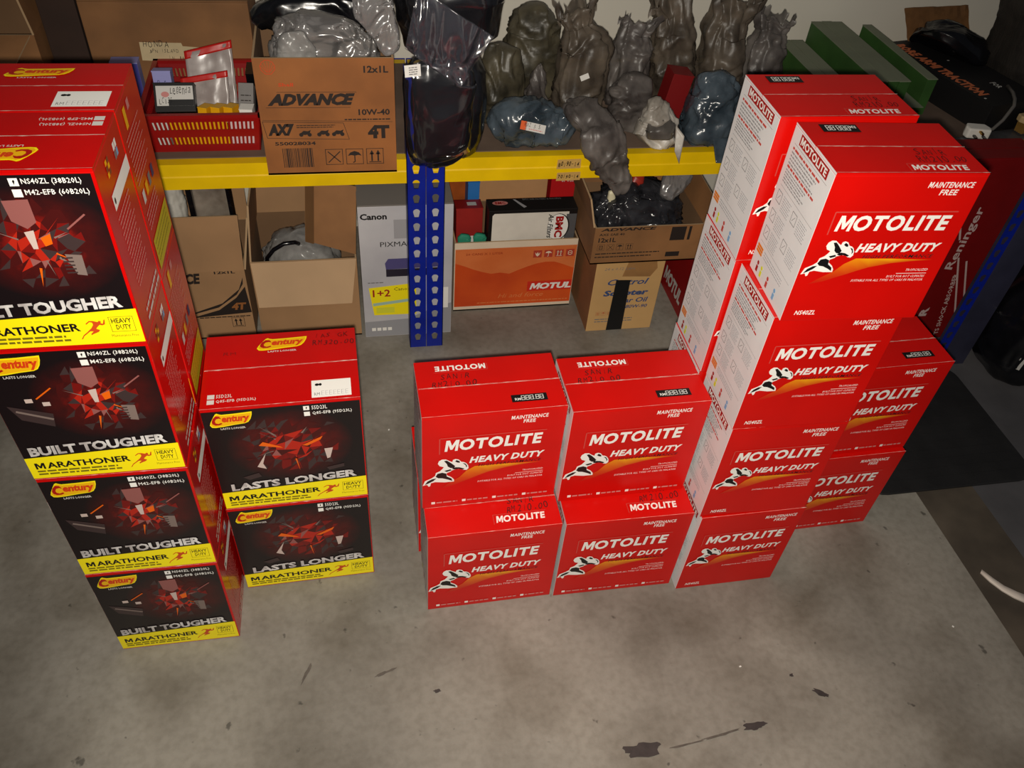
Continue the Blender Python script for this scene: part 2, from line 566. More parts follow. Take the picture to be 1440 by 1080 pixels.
def moto_carton(name, label, w, d, h, turned, ns40, hand_seed, group, hand_words=('SANIR', 'RM210.00'), tag_side=True):
    """red battery carton. turned: price tag on the front flap, lettered flap behind (carton turned half round)"""
    root = thing(name, label, 'carton', group=group)
    O = Vector((-w / 2, -d / 2, 0))
    b = MB()
    b.box((O.x, O.y, 0), (O.x + w, O.y + d, h - 0.0035), RED, {'left': WHITE_CARD, 'right': WHITE_CARD, 'bottom': CARD})
    body = b.build('body', root, bevel=0.0012)
    # ---- front print
    F = Face((O.x, O.y, 0), (1, 0, 0), (0, 0, 1), (0, -1, 0))
    b = MB()
    if ns40:
        b.sec('brand_lettering')
        motolite_word(b, F, 0.0265, 0.1500, 0.1825, 0.1735, WHITE, 2)
        b.sec('duty_lettering')
        b.text(F, 'HEAVY DUTY', 0.0680, 0.1165, 0.1875, 0.1305, WHITE, 2, bold=0.04, shear=0.25, res=2, spacing=1.1)
        b.text(F, 'HIGH PERFORMANCE', 0.0815, 0.1070, 0.1830, 0.1125, HANDK, 4, bold=0.008, shear=0.25, res=1, spacing=1.1)
        b.sec('slogan_lettering')
        b.text(F, 'TROPICALIZED', 0.1540, 0.0848, 0.1864, 0.0888, WHITE, 2, bold=0.0, shear=0.2, res=1, spacing=1.1)
        b.rect(F, 0.142, 0.0806, 0.1864, 0.0814, WHITE, 2)
        b.text(F, 'BUILT FOR HOT CLIMATES', 0.1300, 0.0742, 0.1860, 0.0780, WHITE, 2, bold=0.0, shear=0.2, res=1, spacing=1.1)
        b.text(F, 'SUITABLE FOR ALL TYPES OF CARS IN MALAYSIA', 0.0800, 0.0682, 0.1857, 0.0720, WHITE, 2, bold=0.0, shear=0.2, res=1, spacing=1.1)
        b.sec('maintenance_lettering')
        b.text(F, 'MAINTENANCE', 0.1285, 0.2135, 0.1911, 0.2218, WHITE, 2, bold=0.02, shear=0.15, spacing=1.08)
        b.text(F, 'FREE', 0.1480, 0.2030, 0.1730, 0.2110, WHITE, 2, bold=0.02, shear=0.15, spacing=1.08)
        b.sec('model_lettering')
        b.text(F, 'NS40ZL', 0.0170, 0.0112, 0.0475, 0.0190, WHITE, 2, bold=0.02, shear=0.2, spacing=1.08)
        MX = lambda x, y: (x / 1000, y / 1000)
        SX = MX
    else:
        b.sec('brand_lettering')
        motolite_word(b, F, 0.0375, 0.1487, 0.2030, 0.1755, WHITE, 2)
        b.sec('duty_lettering')
        b.text(F, 'HEAVY DUTY', 0.0800, 0.1135, 0.2104, 0.1295, WHITE, 2, bold=0.04, shear=0.25, res=2, spacing=1.1)
        b.text(F, 'HIGH PERFORMANCE', 0.0960, 0.1035, 0.2060, 0.1095, HANDK, 4, bold=0.008, shear=0.25, res=1, spacing=1.1)
        b.sec('slogan_lettering')
        b.text(F, 'TROPICALIZED', 0.1750, 0.0793, 0.2115, 0.0833, WHITE, 2, bold=0.0, shear=0.1, res=1, spacing=1.1)
        b.rect(F, 0.162, 0.0748, 0.2118, 0.0756, WHITE, 2)
        b.text(F, 'BUILT FOR HOT CLIMATES', 0.1490, 0.0680, 0.2120, 0.0720, WHITE, 2, bold=0.0, shear=0.1, res=1, spacing=1.1)
        b.text(F, 'SUITABLE FOR ALL TYPES OF CARS IN MALAYSIA', 0.0962, 0.0600, 0.2121, 0.0645, WHITE, 2, bold=0.0, shear=0.1, res=1, spacing=1.1)
        b.sec('maintenance_lettering')
        b.text(F, 'MAINTENANCE', 0.1460, 0.2125, 0.2080, 0.2212, WHITE, 2, bold=0.02, shear=0.1, spacing=1.08)
        b.text(F, 'FREE', 0.1667, 0.2028, 0.1875, 0.2108, WHITE, 2, bold=0.02, shear=0.1, spacing=1.08)
        b.sec('address_line')
        for i in range(4):      # social-media line along the bottom edge
            xa = 0.016 + i * 0.0545
            b.rect(F, xa, 0.0105, xa + 0.0065, 0.0165, WHITE, 2)
            b.dashes(F, xa + 0.009, xa + 0.046, 0.0115, 0.0036, PALERED, 2, seed=40 + i)
        MX = lambda x, y: ((x - 3.1) * 1.22 / 1000 + 0.001, (y - 82) * 1.20 / 1000 + 0.065)
        SX = lambda x, y: ((x - 18.7) * 1.06 / 1000 + 0.0316, (y - 64.6) * 1.22 / 1000 + 0.0530)
    b.sec('runner_emblem')
    b.poly(F, [MX(x, y) for x, y in MAN], WHITE, 3)
    for sh in MAN_DARK:
        b.poly(F, [MX(x, y) for x, y in sh], BLACK, 4)
    b.build_sections(root)
    # sunburst strip: inks run from red through orange to yellow
    vs_, fs_, cols = [], [], []
    cs = [(185, 16, 8), (196, 40, 8), (206, 70, 10), (220, 110, 14), (228, 140, 14), (232, 160, 14), (236, 172, 14), (226, 130, 12), (205, 60, 10)]
    for i, (a, c) in enumerate(zip(SUN_TOP, SUN_BOT)):
        vs_ += [F.at(*SX(*a), 1), F.at(*SX(*c), 1)]
        cols += [cs[i], tuple(0.35 * p + 0.65 * q for p, q in zip(cs[i], (185, 30, 8)))]
        if i:
            fs_.append((2 * i - 2, 2 * i - 1, 2 * i + 1, 2 * i))
    me = bpy.data.meshes.new('sunburst')
    me.from_pydata(vs_, [], fs_)
    me.materials.append(SUNM)
    at = me.color_attributes.new('ink', 'FLOAT_COLOR', 'POINT')
    for i, c in enumerate(cols):
        at.data[i].color = (*lin(c), 1)
    so = bpy.data.objects.new('sunburst', me)
    COL.objects.link(so)
    so.parent = root
    # ---- white side panels (text column, pictograms, recycling icons)
    for side in ('left', 'right'):
        if side == 'left':
            F = Face((O.x, O.y + d, 0), (0, -1, 0), (0, 0, 1), (-1, 0, 0))
        else:
            F = Face((O.x + w, O.y, 0), (0, 1, 0), (0, 0, 1), (1, 0, 0))
        b = MB()
        k = d / 0.132
        X = lambda y: (0.132 - y) * k
        z = h / 0.2336
        b.rect(F, X(0.1068), 0.2135 * z, X(0.0155), 0.2290 * z, REDINK, 1)
        b.text(F, 'MOTOLITE', X(0.103), 0.2158 * z, X(0.0195), 0.2268 * z, WHITE, 2, bold=0.03, spacing=1.05)
        b.rect(F, X(0.1185), 0.2096 * z, X(0.010), 0.2101 * z, GREYINK, 1)
        b.dashes(F, X(0.1185), X(0.026), 0.2020 * z, 0.0032, PINKINK, 1, seed=1)
        for i in range(4):
            b.dashes(F, X(0.1185), X(0.03), (0.1965 - i * 0.0050) * z, 0.0022, MIDGREY, 1, seed=2 + i, full=0.95 - 0.06 * (i % 3))
        b.dashes(F, X(0.1185), X(0.026), 0.1760 * z, 0.0032, PINKINK, 1, seed=9)
        for i in range(5):
            b.dashes(F, X(0.1185), X(0.04), (0.1710 - i * 0.0042) * z, 0.0019, MIDGREY, 1, seed=12 + i, full=0.9 - 0.07 * (i % 3))
        b.rect(F, X(0.1198), 0.1478 * z, X(0.0068), 0.1483 * z, GREYINK, 1)
        for (iy, iz) in ((0.1198, 0.1232), (0.1208, 0.0925), (0.1215, 0.0632), (0.0640, 0.1225), (0.0645, 0.0775)):
            b.frame(F, X(iy), iz * z, X(iy - 0.0155), (iz + 0.0172) * z, 0.0007, HANDK, 1)
            b.line(F, [(X(iy - 0.004), (iz + 0.004) * z), (X(iy - 0.011), (iz + 0.013) * z)], 0.0008, GREYINK, 1)
            for j in range(7):
                b.dashes(F, X(iy - 0.021), X(iy - 0.050), (iz + 0.0165 - j * 0.0036) * z, 0.0014, PALEINK, 1, seed=int(iy * 1e4) + j, full=0.95 - 0.1 * (j % 2))
        b.rect(F, X(0.1219), 0.0544 * z, X(0.0105), 0.0549 * z, GREYINK, 1)
        for i in range(3):
            b.rect(F, X(0.1262), (0.0432 - i * 0.0047) * z, X(0.1055), (0.0472 - i * 0.0047) * z, ORANGE, 1)
            b.dashes(F, X(0.100), X(0.03), (0.0455 - i * 0.0045) * z, 0.0016, PALEINK, 1, seed=70 + i)
        for cy, inkc in ((0.1080, REDINK), (0.0930, LIME), (0.0675, PINKINK), (0.0395, BLUEINK)):
            b.disc(F, X(cy), 0.0225 * z, 0.0033, 0.0036, inkc, 1, 10)
            b.rect(F, X(cy + 0.0032), 0.0078 * z, X(cy - 0.0032), 0.0178 * z, inkc, 1)
        b.build('side_print', root)
    # ---- top flaps
    half = d / 2
    rg = random.Random(hand_seed)
    for k, (y0, y1) in enumerate(((0, half - 0.0006), (half + 0.0006, d))):
        b = MB()
        b.box((O.x + 0.0004, O.y + y0, h - 0.0034), (O.x + w - 0.0004, O.y + y1, h - (0.0 if k == 0 else 0.0007)), RED, {'left': WHITE_CARD, 'right': WHITE_CARD})
        flap = b.build('top_flap', root)
        q = MB()
        T = Face((O.x, O.y, h - (0.0 if k == 0 else 0.0007)), (1, 0, 0), (0, 1, 0), (0, 0, 1))
        lettered = (k == 0) != turned
        if lettered:
            q.sec('brand_lettering')
            if turned:
                motolite_word(q, T, w * 0.142, d * 0.80, w * 0.50, d * 0.895, WHITE, 1, flip=True)
                q.sec('handwriting')
                q.hand(T, hand_words[0], w * 0.17, d * 0.655, w * 0.38, d * 0.755, HANDK, 1, hand_seed)
                q.hand(T, hand_words[1], w * 0.10, d * 0.515, w * 0.42, d * 0.62, HANDK, 1, hand_seed + 1)
            else:
                motolite_word(q, T, w * 0.515, d * 0.05 if ns40 else d * 0.13, w * 0.885, d * 0.145 if ns40 else d * 0.24, WHITE, 1)
                a0 = 0.2 if ns40 else 0.285
                q.sec('handwriting')
                q.hand(T, hand_words[0], w * 0.62, d * (a0 + 0.14), w * 0.83, d * (a0 + 0.25), HANDK if not ns40 else HAND, 1, hand_seed)
                q.hand(T, hand_words[1], w * 0.60, d * a0, w * 0.93, d * (a0 + 0.12), HANDK if not ns40 else HAND, 1, hand_seed + 1)
        else:
            if turned:
                x0, x1, ya, yb = w * 0.625, w * 0.875, d * 0.135, d * 0.262
            else:
                x0, x1, ya, yb = w * 0.130, w * 0.388, d * 0.79, d * 0.95
            q.sec('price_tag')
            q.rect(T, x0, ya, x1, yb, BLACK, 1)
            seven_seg(q, T, '', x0 + (x1 - x0) * 0.09, ya + (yb - ya) * 0.2, x1 - (x1 - x0) * 0.06, yb - (yb - ya) * 0.18, WHITE, 2, flip=not turned)
        q.sec('worn_crease')
        crease(q, T, 0.002, w, (y1 - 0.0004) if k == 0 else (y0 + 0.0004), hand_seed * 7 + k, density=10)
        if k == 0:
            q.sec('worn_edge')
            crease(q, T, 0.0, w, 0.0006, hand_seed * 9 + 3, density=5)
        q.build_sections(flap)
    return root

def put(root, fx, fy, z, w, d, deg):
    """place a carton by its front left bottom corner"""
    a = math.radians(deg)
    c = Vector((w / 2, d / 2, 0))
    root.location = (fx + c.x * math.cos(a) - c.y * math.sin(a), fy + c.x * math.sin(a) + c.y * math.cos(a), z)
    root.rotation_euler = (0, 0, a)

WD, DD, HD = 0.205, 0.132, 0.2336
WC, DC, HC = 0.2395, 0.130, 0.2331
WA, DA, HA = 0.202, 0.1278, 0.2393
WB, DB, HB = 0.241, 0.169, 0.2457

GM = 'red battery cartons stacked on the floor'
lev = ['bottom', 'second from the floor', 'third from the floor', 'topmost']
d0 = moto_carton('battery_carton', '', WD, DD, HD, False, True, 11, GM)
D_POS = [(0.4200, -0.7735, 0.0), (0.4165, -0.7690, -1.0), (0.4155, -0.7685, -1.2), (0.4205, -0.7755, -3.2)]
E_POS = [(0.4135, -0.6300, 0.0), (0.4085, -0.6305, -0.3), (0.4100, -0.6320, -0.4), (0.4105, -0.6300, -1.0)]
for i, (x, y, a) in enumerate(D_POS):
    r = d0 if i == 0 else dup(d0, (0, 0, 0), 0, '')
    r['label'] = 'NS40ZL red carton, %s, front column of the tall red stack' % lev[i]
    put(r, x, y, i * HD, WD, DD, a)
for i, (x, y, a) in enumerate(E_POS):
    r = dup(d0, (0, 0, 0), 0, 'red carton, %s, rear column of the tall red stack' % lev[i])
    put(r, x, y, i * HD, WD, DD, a)
cl = moto_carton('battery_carton', 'red carton in the lower row of four, nearer the black LASTS LONGER cartons', WC, DC, HC, False, False, 21, GM)
put(cl, -0.074, -0.754, 0, WC, DC, 0.35)
cr = dup(cl, (0, 0, 0), 0, 'red carton in the lower row of four, against the tall red stack')
put(cr, 0.1715, -0.756, 0, WC, DC, -0.8)
cb = dup(cl, (0, 0, 0), 0, 'red carton almost hidden behind the lower row, under an upper carton')
put(cb, -0.079, -0.6205, 0, WC, DC, 0.0)
cu = moto_carton('battery_carton', 'upper red carton with upside-down lettering, nearer the LASTS LONGER cartons', WC, DC, HC, True, False, 31, GM)
put(cu, -0.077, -0.689, HC, WC, DC, 0.62)
cv = dup(cu, (0, 0, 0), 0, 'upper red carton with upside-down flap lettering, against the tall red stack')
put(cv, 0.167, -0.703, HC, WC, DC, 0.37)
f1 = dup(cu, (0, 0, 0), 0, 'red carton on the floor beside the rubber mat, under another carton')
put(f1, 0.652, -0.6675, 0, WC, DC, 0.6)
f2 = dup(cu, (0, 0, 0), 0, 'red carton with price tag forward, upper of the pair beside the rubber mat')
put(f2, 0.6535, -0.6575, HC, WC, DC, 1.2)

# ------------------------------------------------------------------ black, red and yellow battery cartons
RUN = [(129.7, 15.1), (133.9, 21.7), (138.7, 25.7), (145.2, 32.0), (148.3, 36.9), (148.0, 40.3), (145.3, 41.3), (140.6, 37.4), (140.5, 39.1), (145.1, 43.0), (149.3, 42.7), (154.2, 40.7), (155.9, 42.6), (158.1, 41.7), (157.3, 38.8), (159.5, 37.8), (161.5, 43.5), (162.9, 44.3), (161.6, 36.8), (158.2, 35.3), (155.4, 36.4), (151.4, 32.4), (150.3, 30.5), (154.0, 28.5), (152.0, 25.6), (145.2, 22.6), (142.9, 21.1), (142.5, 22.8), (146.3, 26.8), (142.7, 27.1), (138.0, 23.2), (134.1, 20.0), (131.7, 15.9)]
ART_A = gradient_art('black_panel_red_cloud', (0.024, -0.0645, 0.148), (0.085, 0.3, 0.075), (150, 22, 13), (66, 15, 14))
ART_B = gradient_art('black_panel_wide_red_cloud', (0.004, -0.085, 0.150), (0.10, 0.3, 0.085), (158, 20, 12), (78, 14, 13))
LETTER_RED = M('orange_red_ink', (206, 60, 14), 0.4)
RUNINK = M('runner_red_ink', (196, 70, 20), 0.4)
SHARD = [M('shard_dark_red', (110, 16, 12), 0.35), M('shard_red', (170, 34, 18), 0.35), M('shard_pink_grey', (140, 84, 80), 0.35), M('shard_grey', (120, 104, 98), 0.35), M('shard_dark', (58, 44, 44), 0.35), M('shard_pale', (196, 176, 168), 0.35), M('shard_amber', (222, 96, 10), 0.35), M('shard_maroon', (66, 14, 13), 0.35)]

def century_logo(b, F, x0, y0, x1, y1, layer=1, flip=False, words=True):
    W, H = x1 - x0, y1 - y0
    def P(u, v):
        if flip:
            u, v = 1 - u, 1 - v
        return (x0 + u * W, y0 + v * H)
    plate = [(0.0, 0.42), (0.03, 0.56), (0.11, 0.80), (0.17, 0.96), (0.21, 1.0), (0.26, 0.95), (0.31, 0.92), (0.60, 0.93), (1.0, 0.97), (0.985, 0.80), (0.94, 0.60), (0.88, 0.46), (0.80, 0.40), (0.55, 0.36), (0.30, 0.30), (0.12, 0.28), (0.04, 0.30)]
    b.poly(F, [P(u, (v - 0.28) / 0.72) for u, v in plate], YELLOW, layer)
    b.poly(F, [P(0.5 + (u - 0.5) * 0.95, (v - 0.28) / 0.72 * 0.84 + 0.075) for u, v in plate], GOLD, layer + 1)
    cpts = [(0.25, 0.80), (0.17, 0.84), (0.10, 0.66), (0.06, 0.45), (0.07, 0.28), (0.13, 0.18), (0.22, 0.18), (0.29, 0.26), (0.27, 0.34), (0.20, 0.28), (0.145, 0.34), (0.135, 0.48), (0.17, 0.62), (0.235, 0.66), (0.29, 0.60), (0.27, 0.72)]
    b.poly(F, [P(u, v) for u, v in cpts], M('deep_red_ink', (170, 16, 8), 0.4), layer + 2)
    (ax, ay), (bx, by) = P(0.29, 0.22), P(0.93, 0.80)
    b.text(F, 'entury', min(ax, bx), min(ay, by), max(ax, bx), max(ay, by), LETTER_RED, layer + 2, bold=0.05, shear=0.2, flip=flip)
    if words:
        (ax, ay), (bx, by) = P(0.22, -0.19), P(0.79, -0.05)
        b.text(F, 'LASTS LONGER', min(ax, bx), min(ay, by), max(ax, bx), max(ay, by), OFFWHITE, layer, bold=0.02, flip=flip, res=1)

def century_carton(name, label, w, d, h, big, turned, seed, group, hand=False):
    root = thing(name, label, 'carton', group=group)
    O = Vector((-w / 2, -d / 2, 0))
    b = MB()
    b.box((O.x, O.y, 0), (O.x + w, O.y + d, h - 0.0035), CRED, {'bottom': CARD})
    b.build('body', root, bevel=0.0014)
    F = Face((O.x, O.y, 0), (1, 0, 0), (0, 0, 1), (0, -1, 0))
    art = ART_B if big else ART_A
    b = MB()
    b.sec('art_panel')
    b.rect(F, 0.0008, 0.0035, w - (0.0018 if big else 0.0034), h - 0.0052, art, 0)
    b.poly(F, [(0.0008, 0.0035), (w - 0.0014, 0.0035), (w - 0.0014, 0.0550), (0.0008, 0.0452)], YELLOW, 1)
    rg = random.Random(seed)
    # abstract printed shards, dull red and grey
    if big:
        cx, cy, ex, ey = 0.125, 0.150, 0.072, 0.062
    else:
        cx, cy, ex, ey = 0.122, 0.148, 0.046, 0.056
    nx, nz = (11, 9) if big else (9, 9)
    grid = {}
    for i in range(nx + 1):
        for k in range(nz + 1):
            grid[i, k] = (cx + ex * (2 * (i + rg.uniform(-0.38, 0.38)) / nx - 1), cy + ey * (2 * (k + rg.uniform(-0.38, 0.38)) / nz - 1))
    for i in range(nx):
        for k in range(nz):
            for tri in (((i, k), (i + 1, k), (i + 1, k + 1)), ((i, k), (i + 1, k + 1), (i, k + 1))):
                P = [grid[q] for q in tri]
                mx, mz = (sum(p[0] for p in P) / 3 - cx) / ex, (sum(p[1] for p in P) / 3 - cy) / ey
                rr = math.hypot(mx, mz) + rg.uniform(-0.2, 0.2)
                if rr < 0.95:
                    pick = [0, 1, 1, 7, 2] if rr < 0.45 else [0, 7, 7, 0, 4, 1] if rr < 0.7 else [7, 4, 4, 7, 0]
                    if rg.random() < 0.82:
                        b.poly(F, P, SHARD[rg.choice(pick)], 1)
    for i in range(9):
        a = rg.uniform(0, 2 * math.pi)
        r0, r1 = rg.uniform(0.35, 0.55), rg.uniform(0.75, 1.05)
        wd = rg.uniform(0.02, 0.06)
        pts = [(cx + ex * r0 * math.cos(a - wd), cy + ey * r0 * math.sin(a - wd)), (cx + ex * r1 * math.cos(a), cy + ey * r1 * math.sin(a)), (cx + ex * r0 * math.cos(a + wd), cy + ey * r0 * math.sin(a + wd))]
        b.poly(F, pts, SHARD[rg.choice([1, 2, 6, 3])], 2)
    if big:
        for q in ([(0.075, 0.156), (0.112, 0.146), (0.108, 0.150), (0.082, 0.164)], [(0.142, 0.148), (0.176, 0.166), (0.172, 0.158), (0.150, 0.146)]):
            b.poly(F, q, SHARD[6], 3)
        for q in ([(0.066, 0.105), (0.083, 0.136), (0.076, 0.112), (0.080, 0.098)], [(0.176, 0.135), (0.190, 0.136), (0.184, 0.112), (0.179, 0.110)]):
            b.poly(F, q, SHARD[5], 3)
        for q in ([(0.04, 0.082), (0.066, 0.090), (0.070, 0.080), (0.05, 0.074)], [(0.176, 0.088), (0.205, 0.094), (0.205, 0.086), (0.18, 0.080)]):
            b.poly(F, q, SHARD[4], 3)
    else:
        b.poly(F, [(0.104, 0.205), (0.130, 0.206), (0.130, 0.178), (0.119, 0.170), (0.106, 0.180)], SHARD[2], 3)
        b.poly(F, [(0.114, 0.166), (0.117, 0.144), (0.122, 0.144), (0.124, 0.168)], SHARD[5], 3)
        b.poly(F, [(0.146, 0.136), (0.163, 0.134), (0.162, 0.106), (0.152, 0.108)], SHARD[3], 3)
        for k in range(5):
            b.rect(F, 0.142, 0.110 + k * 0.005, 0.153, 0.112 + k * 0.005, SHARD[4], 4)
        b.poly(F, [(0.128, 0.158), (0.139, 0.163), (0.138, 0.150), (0.130, 0.147)], SHARD[6], 3)
        b.poly(F, [(0.012, 0.146), (0.062, 0.128), (0.058, 0.104), (0.022, 0.120)], SHARD[4], 2)
        b.line(F, [(0.020, 0.136), (0.060, 0.118)], 0.0035, SHARD[3], 3)
        b.rect(F, 0.036, 0.150, 0.045, 0.157, SHARD[5], 3)
        b.rect(F, 0.055, 0.143, 0.064, 0.150, SHARD[5], 3)
        b.line(F, [(0.050, 0.156), (0.072, 0.174)], 0.002, SHARD[6], 3)
        b.line(F, [(0.158, 0.168), (0.180, 0.186)], 0.002, SHARD[2], 3)
    b.sec('slogan_lettering')
    slogan, s1 = ('LASTS LONGER', 0.2245) if big else ('BUILT TOUGHER', 0.1885)
    x0 = 0.0180 if big else 0.0112
    b.text(F, slogan, x0 + 0.0012, 0.0482, s1 + 0.0012, 0.0660, BLACK, 4, bold=0.05, res=2, skew=0.0095)
    b.text(F, slogan, x0, 0.0492, s1, 0.0670, SILVER, 5, bold=0.042, res=2, skew=0.0095)
    b.sec('brand_lettering')
    kx = 1.0 if not big else 1.21
    b.text(F, 'MARATHONER', 0.0100, 0.0225, 0.1330 * kx, 0.0350, BLACK, 3, bold=0.03, skew=0.0025)
    b.dashes(F, 0.0100, 0.114 * kx, 0.0165, 0.0032, M('olive_ink', (110, 98, 10), 0.5), 3, seed=5)
    b.dashes(F, 0.0100, 0.118 * kx, 0.0105, 0.0032, MATS['olive_ink'], 3, seed=6)
    b.sec('runner_emblem')
    RX = (lambda x: x / 1000) if not big else (lambda x: (x - 129.7) * 1.2 / 1000 + 0.1535)
    b.poly(F, [(RX(x), (y - 3) / 1000) for x, y in RUN], RUNINK, 3)
    b.sec('duty_badge')
    hx0, hx1 = (0.1670, 0.1945) if not big else (0.1985, 0.2335)
    b.frame(F, hx0, 0.0215, hx1, 0.0445, 0.0006, MATS['olive_ink'], 3)
    b.text(F, 'HEAVY', hx0 + 0.0025, 0.0345, hx1 - 0.0025, 0.0420, BLACK, 3, bold=0.015, res=1)
    b.text(F, 'DUTY', hx0 + 0.006, 0.0245, hx1 - 0.0045, 0.0322, BLACK, 3, bold=0.015, res=1)
    b.text(F, 'Maintenance Free', hx0 - 0.002, 0.0135, hx1 + 0.001, 0.0175, MATS['olive_ink'], 3, res=1)
    b.sec('brand_plate')
    century_logo(b, F, 0.0101, h - 0.0400, 0.0754, h - 0.0088, 2)
    b.sec('model_checklist')
    if big:
        cx0, lines = 0.1523, (('55D23L', 0.1650, 0.1885), ('Q85-EFB (95D23L)', 0.1650, 0.2260))
    else:
        cx0, lines = 0.1183, (('NS40ZL (38B20L)', 0.1300, 0.1878), ('M42-EFB (60B20L)', 0.1300, 0.1925))
    for k, (st, xa, xb) in enumerate(lines):
        zt = h - 0.0085 - k * 0.0130
        b.rect(F, cx0, zt - 0.0092, cx0 + 0.0090, zt, WHITE, 2)
        b.text(F, st, xa, zt - 0.0088, xb, zt - 0.0004, WHITE, 2, bold=0.012, res=1, spacing=1.06)
        if k == 0:
            b.poly(F, [(cx0 + 0.0045, zt - 0.0078), (cx0 + 0.0062, zt - 0.0030), (cx0 + 0.0050, zt - 0.0016), (cx0 + 0.0036, zt - 0.0035)], BLACK, 3)
    b.build_sections(root)
    # ---- sides
    for side in ('right', 'left'):
        if side == 'right':
            F = Face((O.x + w, O.y, 0), (0, 1, 0), (0, 0, 1), (1, 0, 0))
        else:
            F = Face((O.x, O.y + d, 0), (0, -1, 0), (0, 0, 1), (-1, 0, 0))
        b = MB()
        b.sec('side_icons')
        s = d / 0.1278
        if turned or big:
            inks = (GOLD, M('brown_ink', (120, 66, 30), 0.5), GOLD, MATS['brown_ink'], GREYINK, WHITE, BLUEINK, WHITE)
            for i in range(2):
                for j in range(3):
                    b.rect(F, (0.040 + 0.0085 * i) * s, 0.2035 + 0.0072 * j, (0.047 + 0.0085 * i) * s, 0.2093 + 0.0072 * j, inks[(i * 3 + j) % 4], 1)
            for i in range(2):
                for j in range(2):
                    b.rect(F, (0.083 + 0.009 * i) * s, 0.2025 + 0.0105 * j, (0.0905 + 0.009 * i) * s, 0.2115 + 0.0105 * j, inks[4 + i * 2 + j], 1)
            b.sec('side_label')
            b.rect(F, 0.031 * s, 0.1680, 0.1265 * s, 0.1870, WHITE, 1)
            b.disc(F, 0.038 * s, 0.1775, 0.003, 0.004, BLACK, 2)
            b.sec('side_text')
            for i in range(15):
                b.dashes(F, (0.030 + 0.002 * (i % 3)) * s, (0.098 - 0.004 * (i % 4)) * s, 0.1560 - i * 0.0068, 0.0019, PALERED, 1, seed=seed + i)
            b.sec('side_note')
            b.dashes(F, 0.031 * s, 0.115 * s, 0.024, 0.004, OFFWHITE, 1, seed=seed + 31)
            b.dashes(F, 0.031 * s, 0.12 * s, 0.011, 0.005, OFFWHITE, 1, seed=seed + 32)
        else:
            b.rect(F, 0.028, 0.200, 0.040, 0.226, GOLD, 1)
            b.rect(F, 0.052, 0.214, 0.064, 0.226, PALERED, 1)
            b.sec('side_text')
            for i in range(10):
                b.dashes(F, 0.012, 0.100, 0.192 - i * 0.0065, 0.0018, PALERED, 1, seed=seed + i, full=0.95 - 0.2 * (i % 2))
            b.sec('side_badges')
            for i, inkc in enumerate((OFFWHITE, GOLD, GREYINK, NAVY)):
                b.rect(F, 0.018 + 0.022 * i, 0.104, 0.030 + 0.022 * i, 0.121, inkc, 1)
            b.sec('side_note')
            for i in range(4):
                b.dashes(F, 0.012, 0.085, 0.090 - i * 0.007, 0.0026, PALERED, 1, seed=seed + 50 + i)
            b.sec('side_label')
            b.rect(F, 0.010, 0.0085, d - 0.008, 0.054, M('dull_yellow_ink', (190, 176, 20), 0.45), 1)
            for i in range(4):
                b.dashes(F, 0.016, 0.108, 0.045 - i * 0.0085, 0.0018, MATS['olive_ink'], 2, seed=seed + 80 + i)
        b.build_sections(root)
    # ---- flaps
    half = d * 0.512 if big else d / 2
    if turned:
        half = d * 0.56
    for k, (y0, y1) in enumerate(((0, half - 0.0006), (half + 0.0006, d))):
        zt = h - (0.0 if k == 0 else 0.0006)
        b = MB()
        b.box((O.x + 0.0004, O.y + y0, h - 0.0034), (O.x + w - 0.0004, O.y + y1, zt), CRED)
        flap = b.build('top_flap', root)
        q = MB()
        T = Face((O.x, O.y, zt), (1, 0, 0), (0, 1, 0), (0, 0, 1))
        if turned:
            if k == 0:
                q.sec('brand_plate')
                century_logo(q, T, 0.066, 0.0165, 0.1420, 0.0460, 1, flip=True)
            else:
                q.sec('model_checklist')
                for j, (st, xa) in enumerate((('NS40ZL (38B20L)', 0.130), ('M42-EFB (60B20L)', 0.127))):
                    ya = 0.0935 + j * 0.0122
                    q.rect(T, 0.1845, ya, 0.1955, ya + 0.0095, OFFWHITE, 1)
                    q.text(T, st, xa, ya + 0.001, 0.1828, ya + 0.0085, OFFWHITE, 1, bold=0.015, flip=True, res=1, spacing=1.06)
        elif k == 1:
            q.sec('brand_plate')
            if big:
                century_logo(q, T, 0.0811, 0.1260, 0.1612, 0.1560, 1)
                if hand:
                    q.sec('handwriting')
                    q.hand(T, 'IAS GK', 0.173, 0.1490, 0.230, 0.1600, HAND, 1, seed)
                    q.hand(T, 'RM320.00', 0.170, 0.1300, 0.239, 0.1420, HANDK, 1, seed + 1)
                    q.sec('faded_handwriting')
                    q.hand(T, 'RM', 0.028, 0.120, 0.050, 0.128, M('faded_marker', (120, 6, 6), 0.6), 1, seed + 2)
            else:
                century_logo(q, T, 0.063, 0.0900, 0.1395, 0.1135, 1)
        else:
            lx0, lx1, ly0, ly1 = (0.1668, 0.2277, 0.0068, 0.0450) if big else (0.1330, 0.1920, 0.0095, 0.0480)
            q.sec('price_label')
            q.rect(T, lx0, ly0, lx1, ly1, WHITE, 1)
            q.disc(T, lx0 + 0.0085, ly1 - 0.010, 0.0035, 0.003, BLACK, 2, 8)
            q.disc(T, lx0 + 0.0135, ly1 - 0.010, 0.0025, 0.003, BLACK, 2, 8)
            q.text(T, 'RM', lx0 + 0.004, ly0 + 0.004, lx0 + 0.0125, ly0 + 0.0105, GREYINK, 2, res=1)
            for i in range(7):
                xx = lx0 + 0.015 + i * (lx1 - lx0 - 0.018) / 7
                for dz in (0, 0.0045, 0.009):
                    q.rect(T, xx, ly0 + 0.004 + dz, xx + 0.0042, ly0 + 0.0046 + dz, PALEINK, 2)
                q.rect(T, xx, ly0 + 0.004, xx + 0.0006, ly0 + 0.0135, PALEINK, 2)
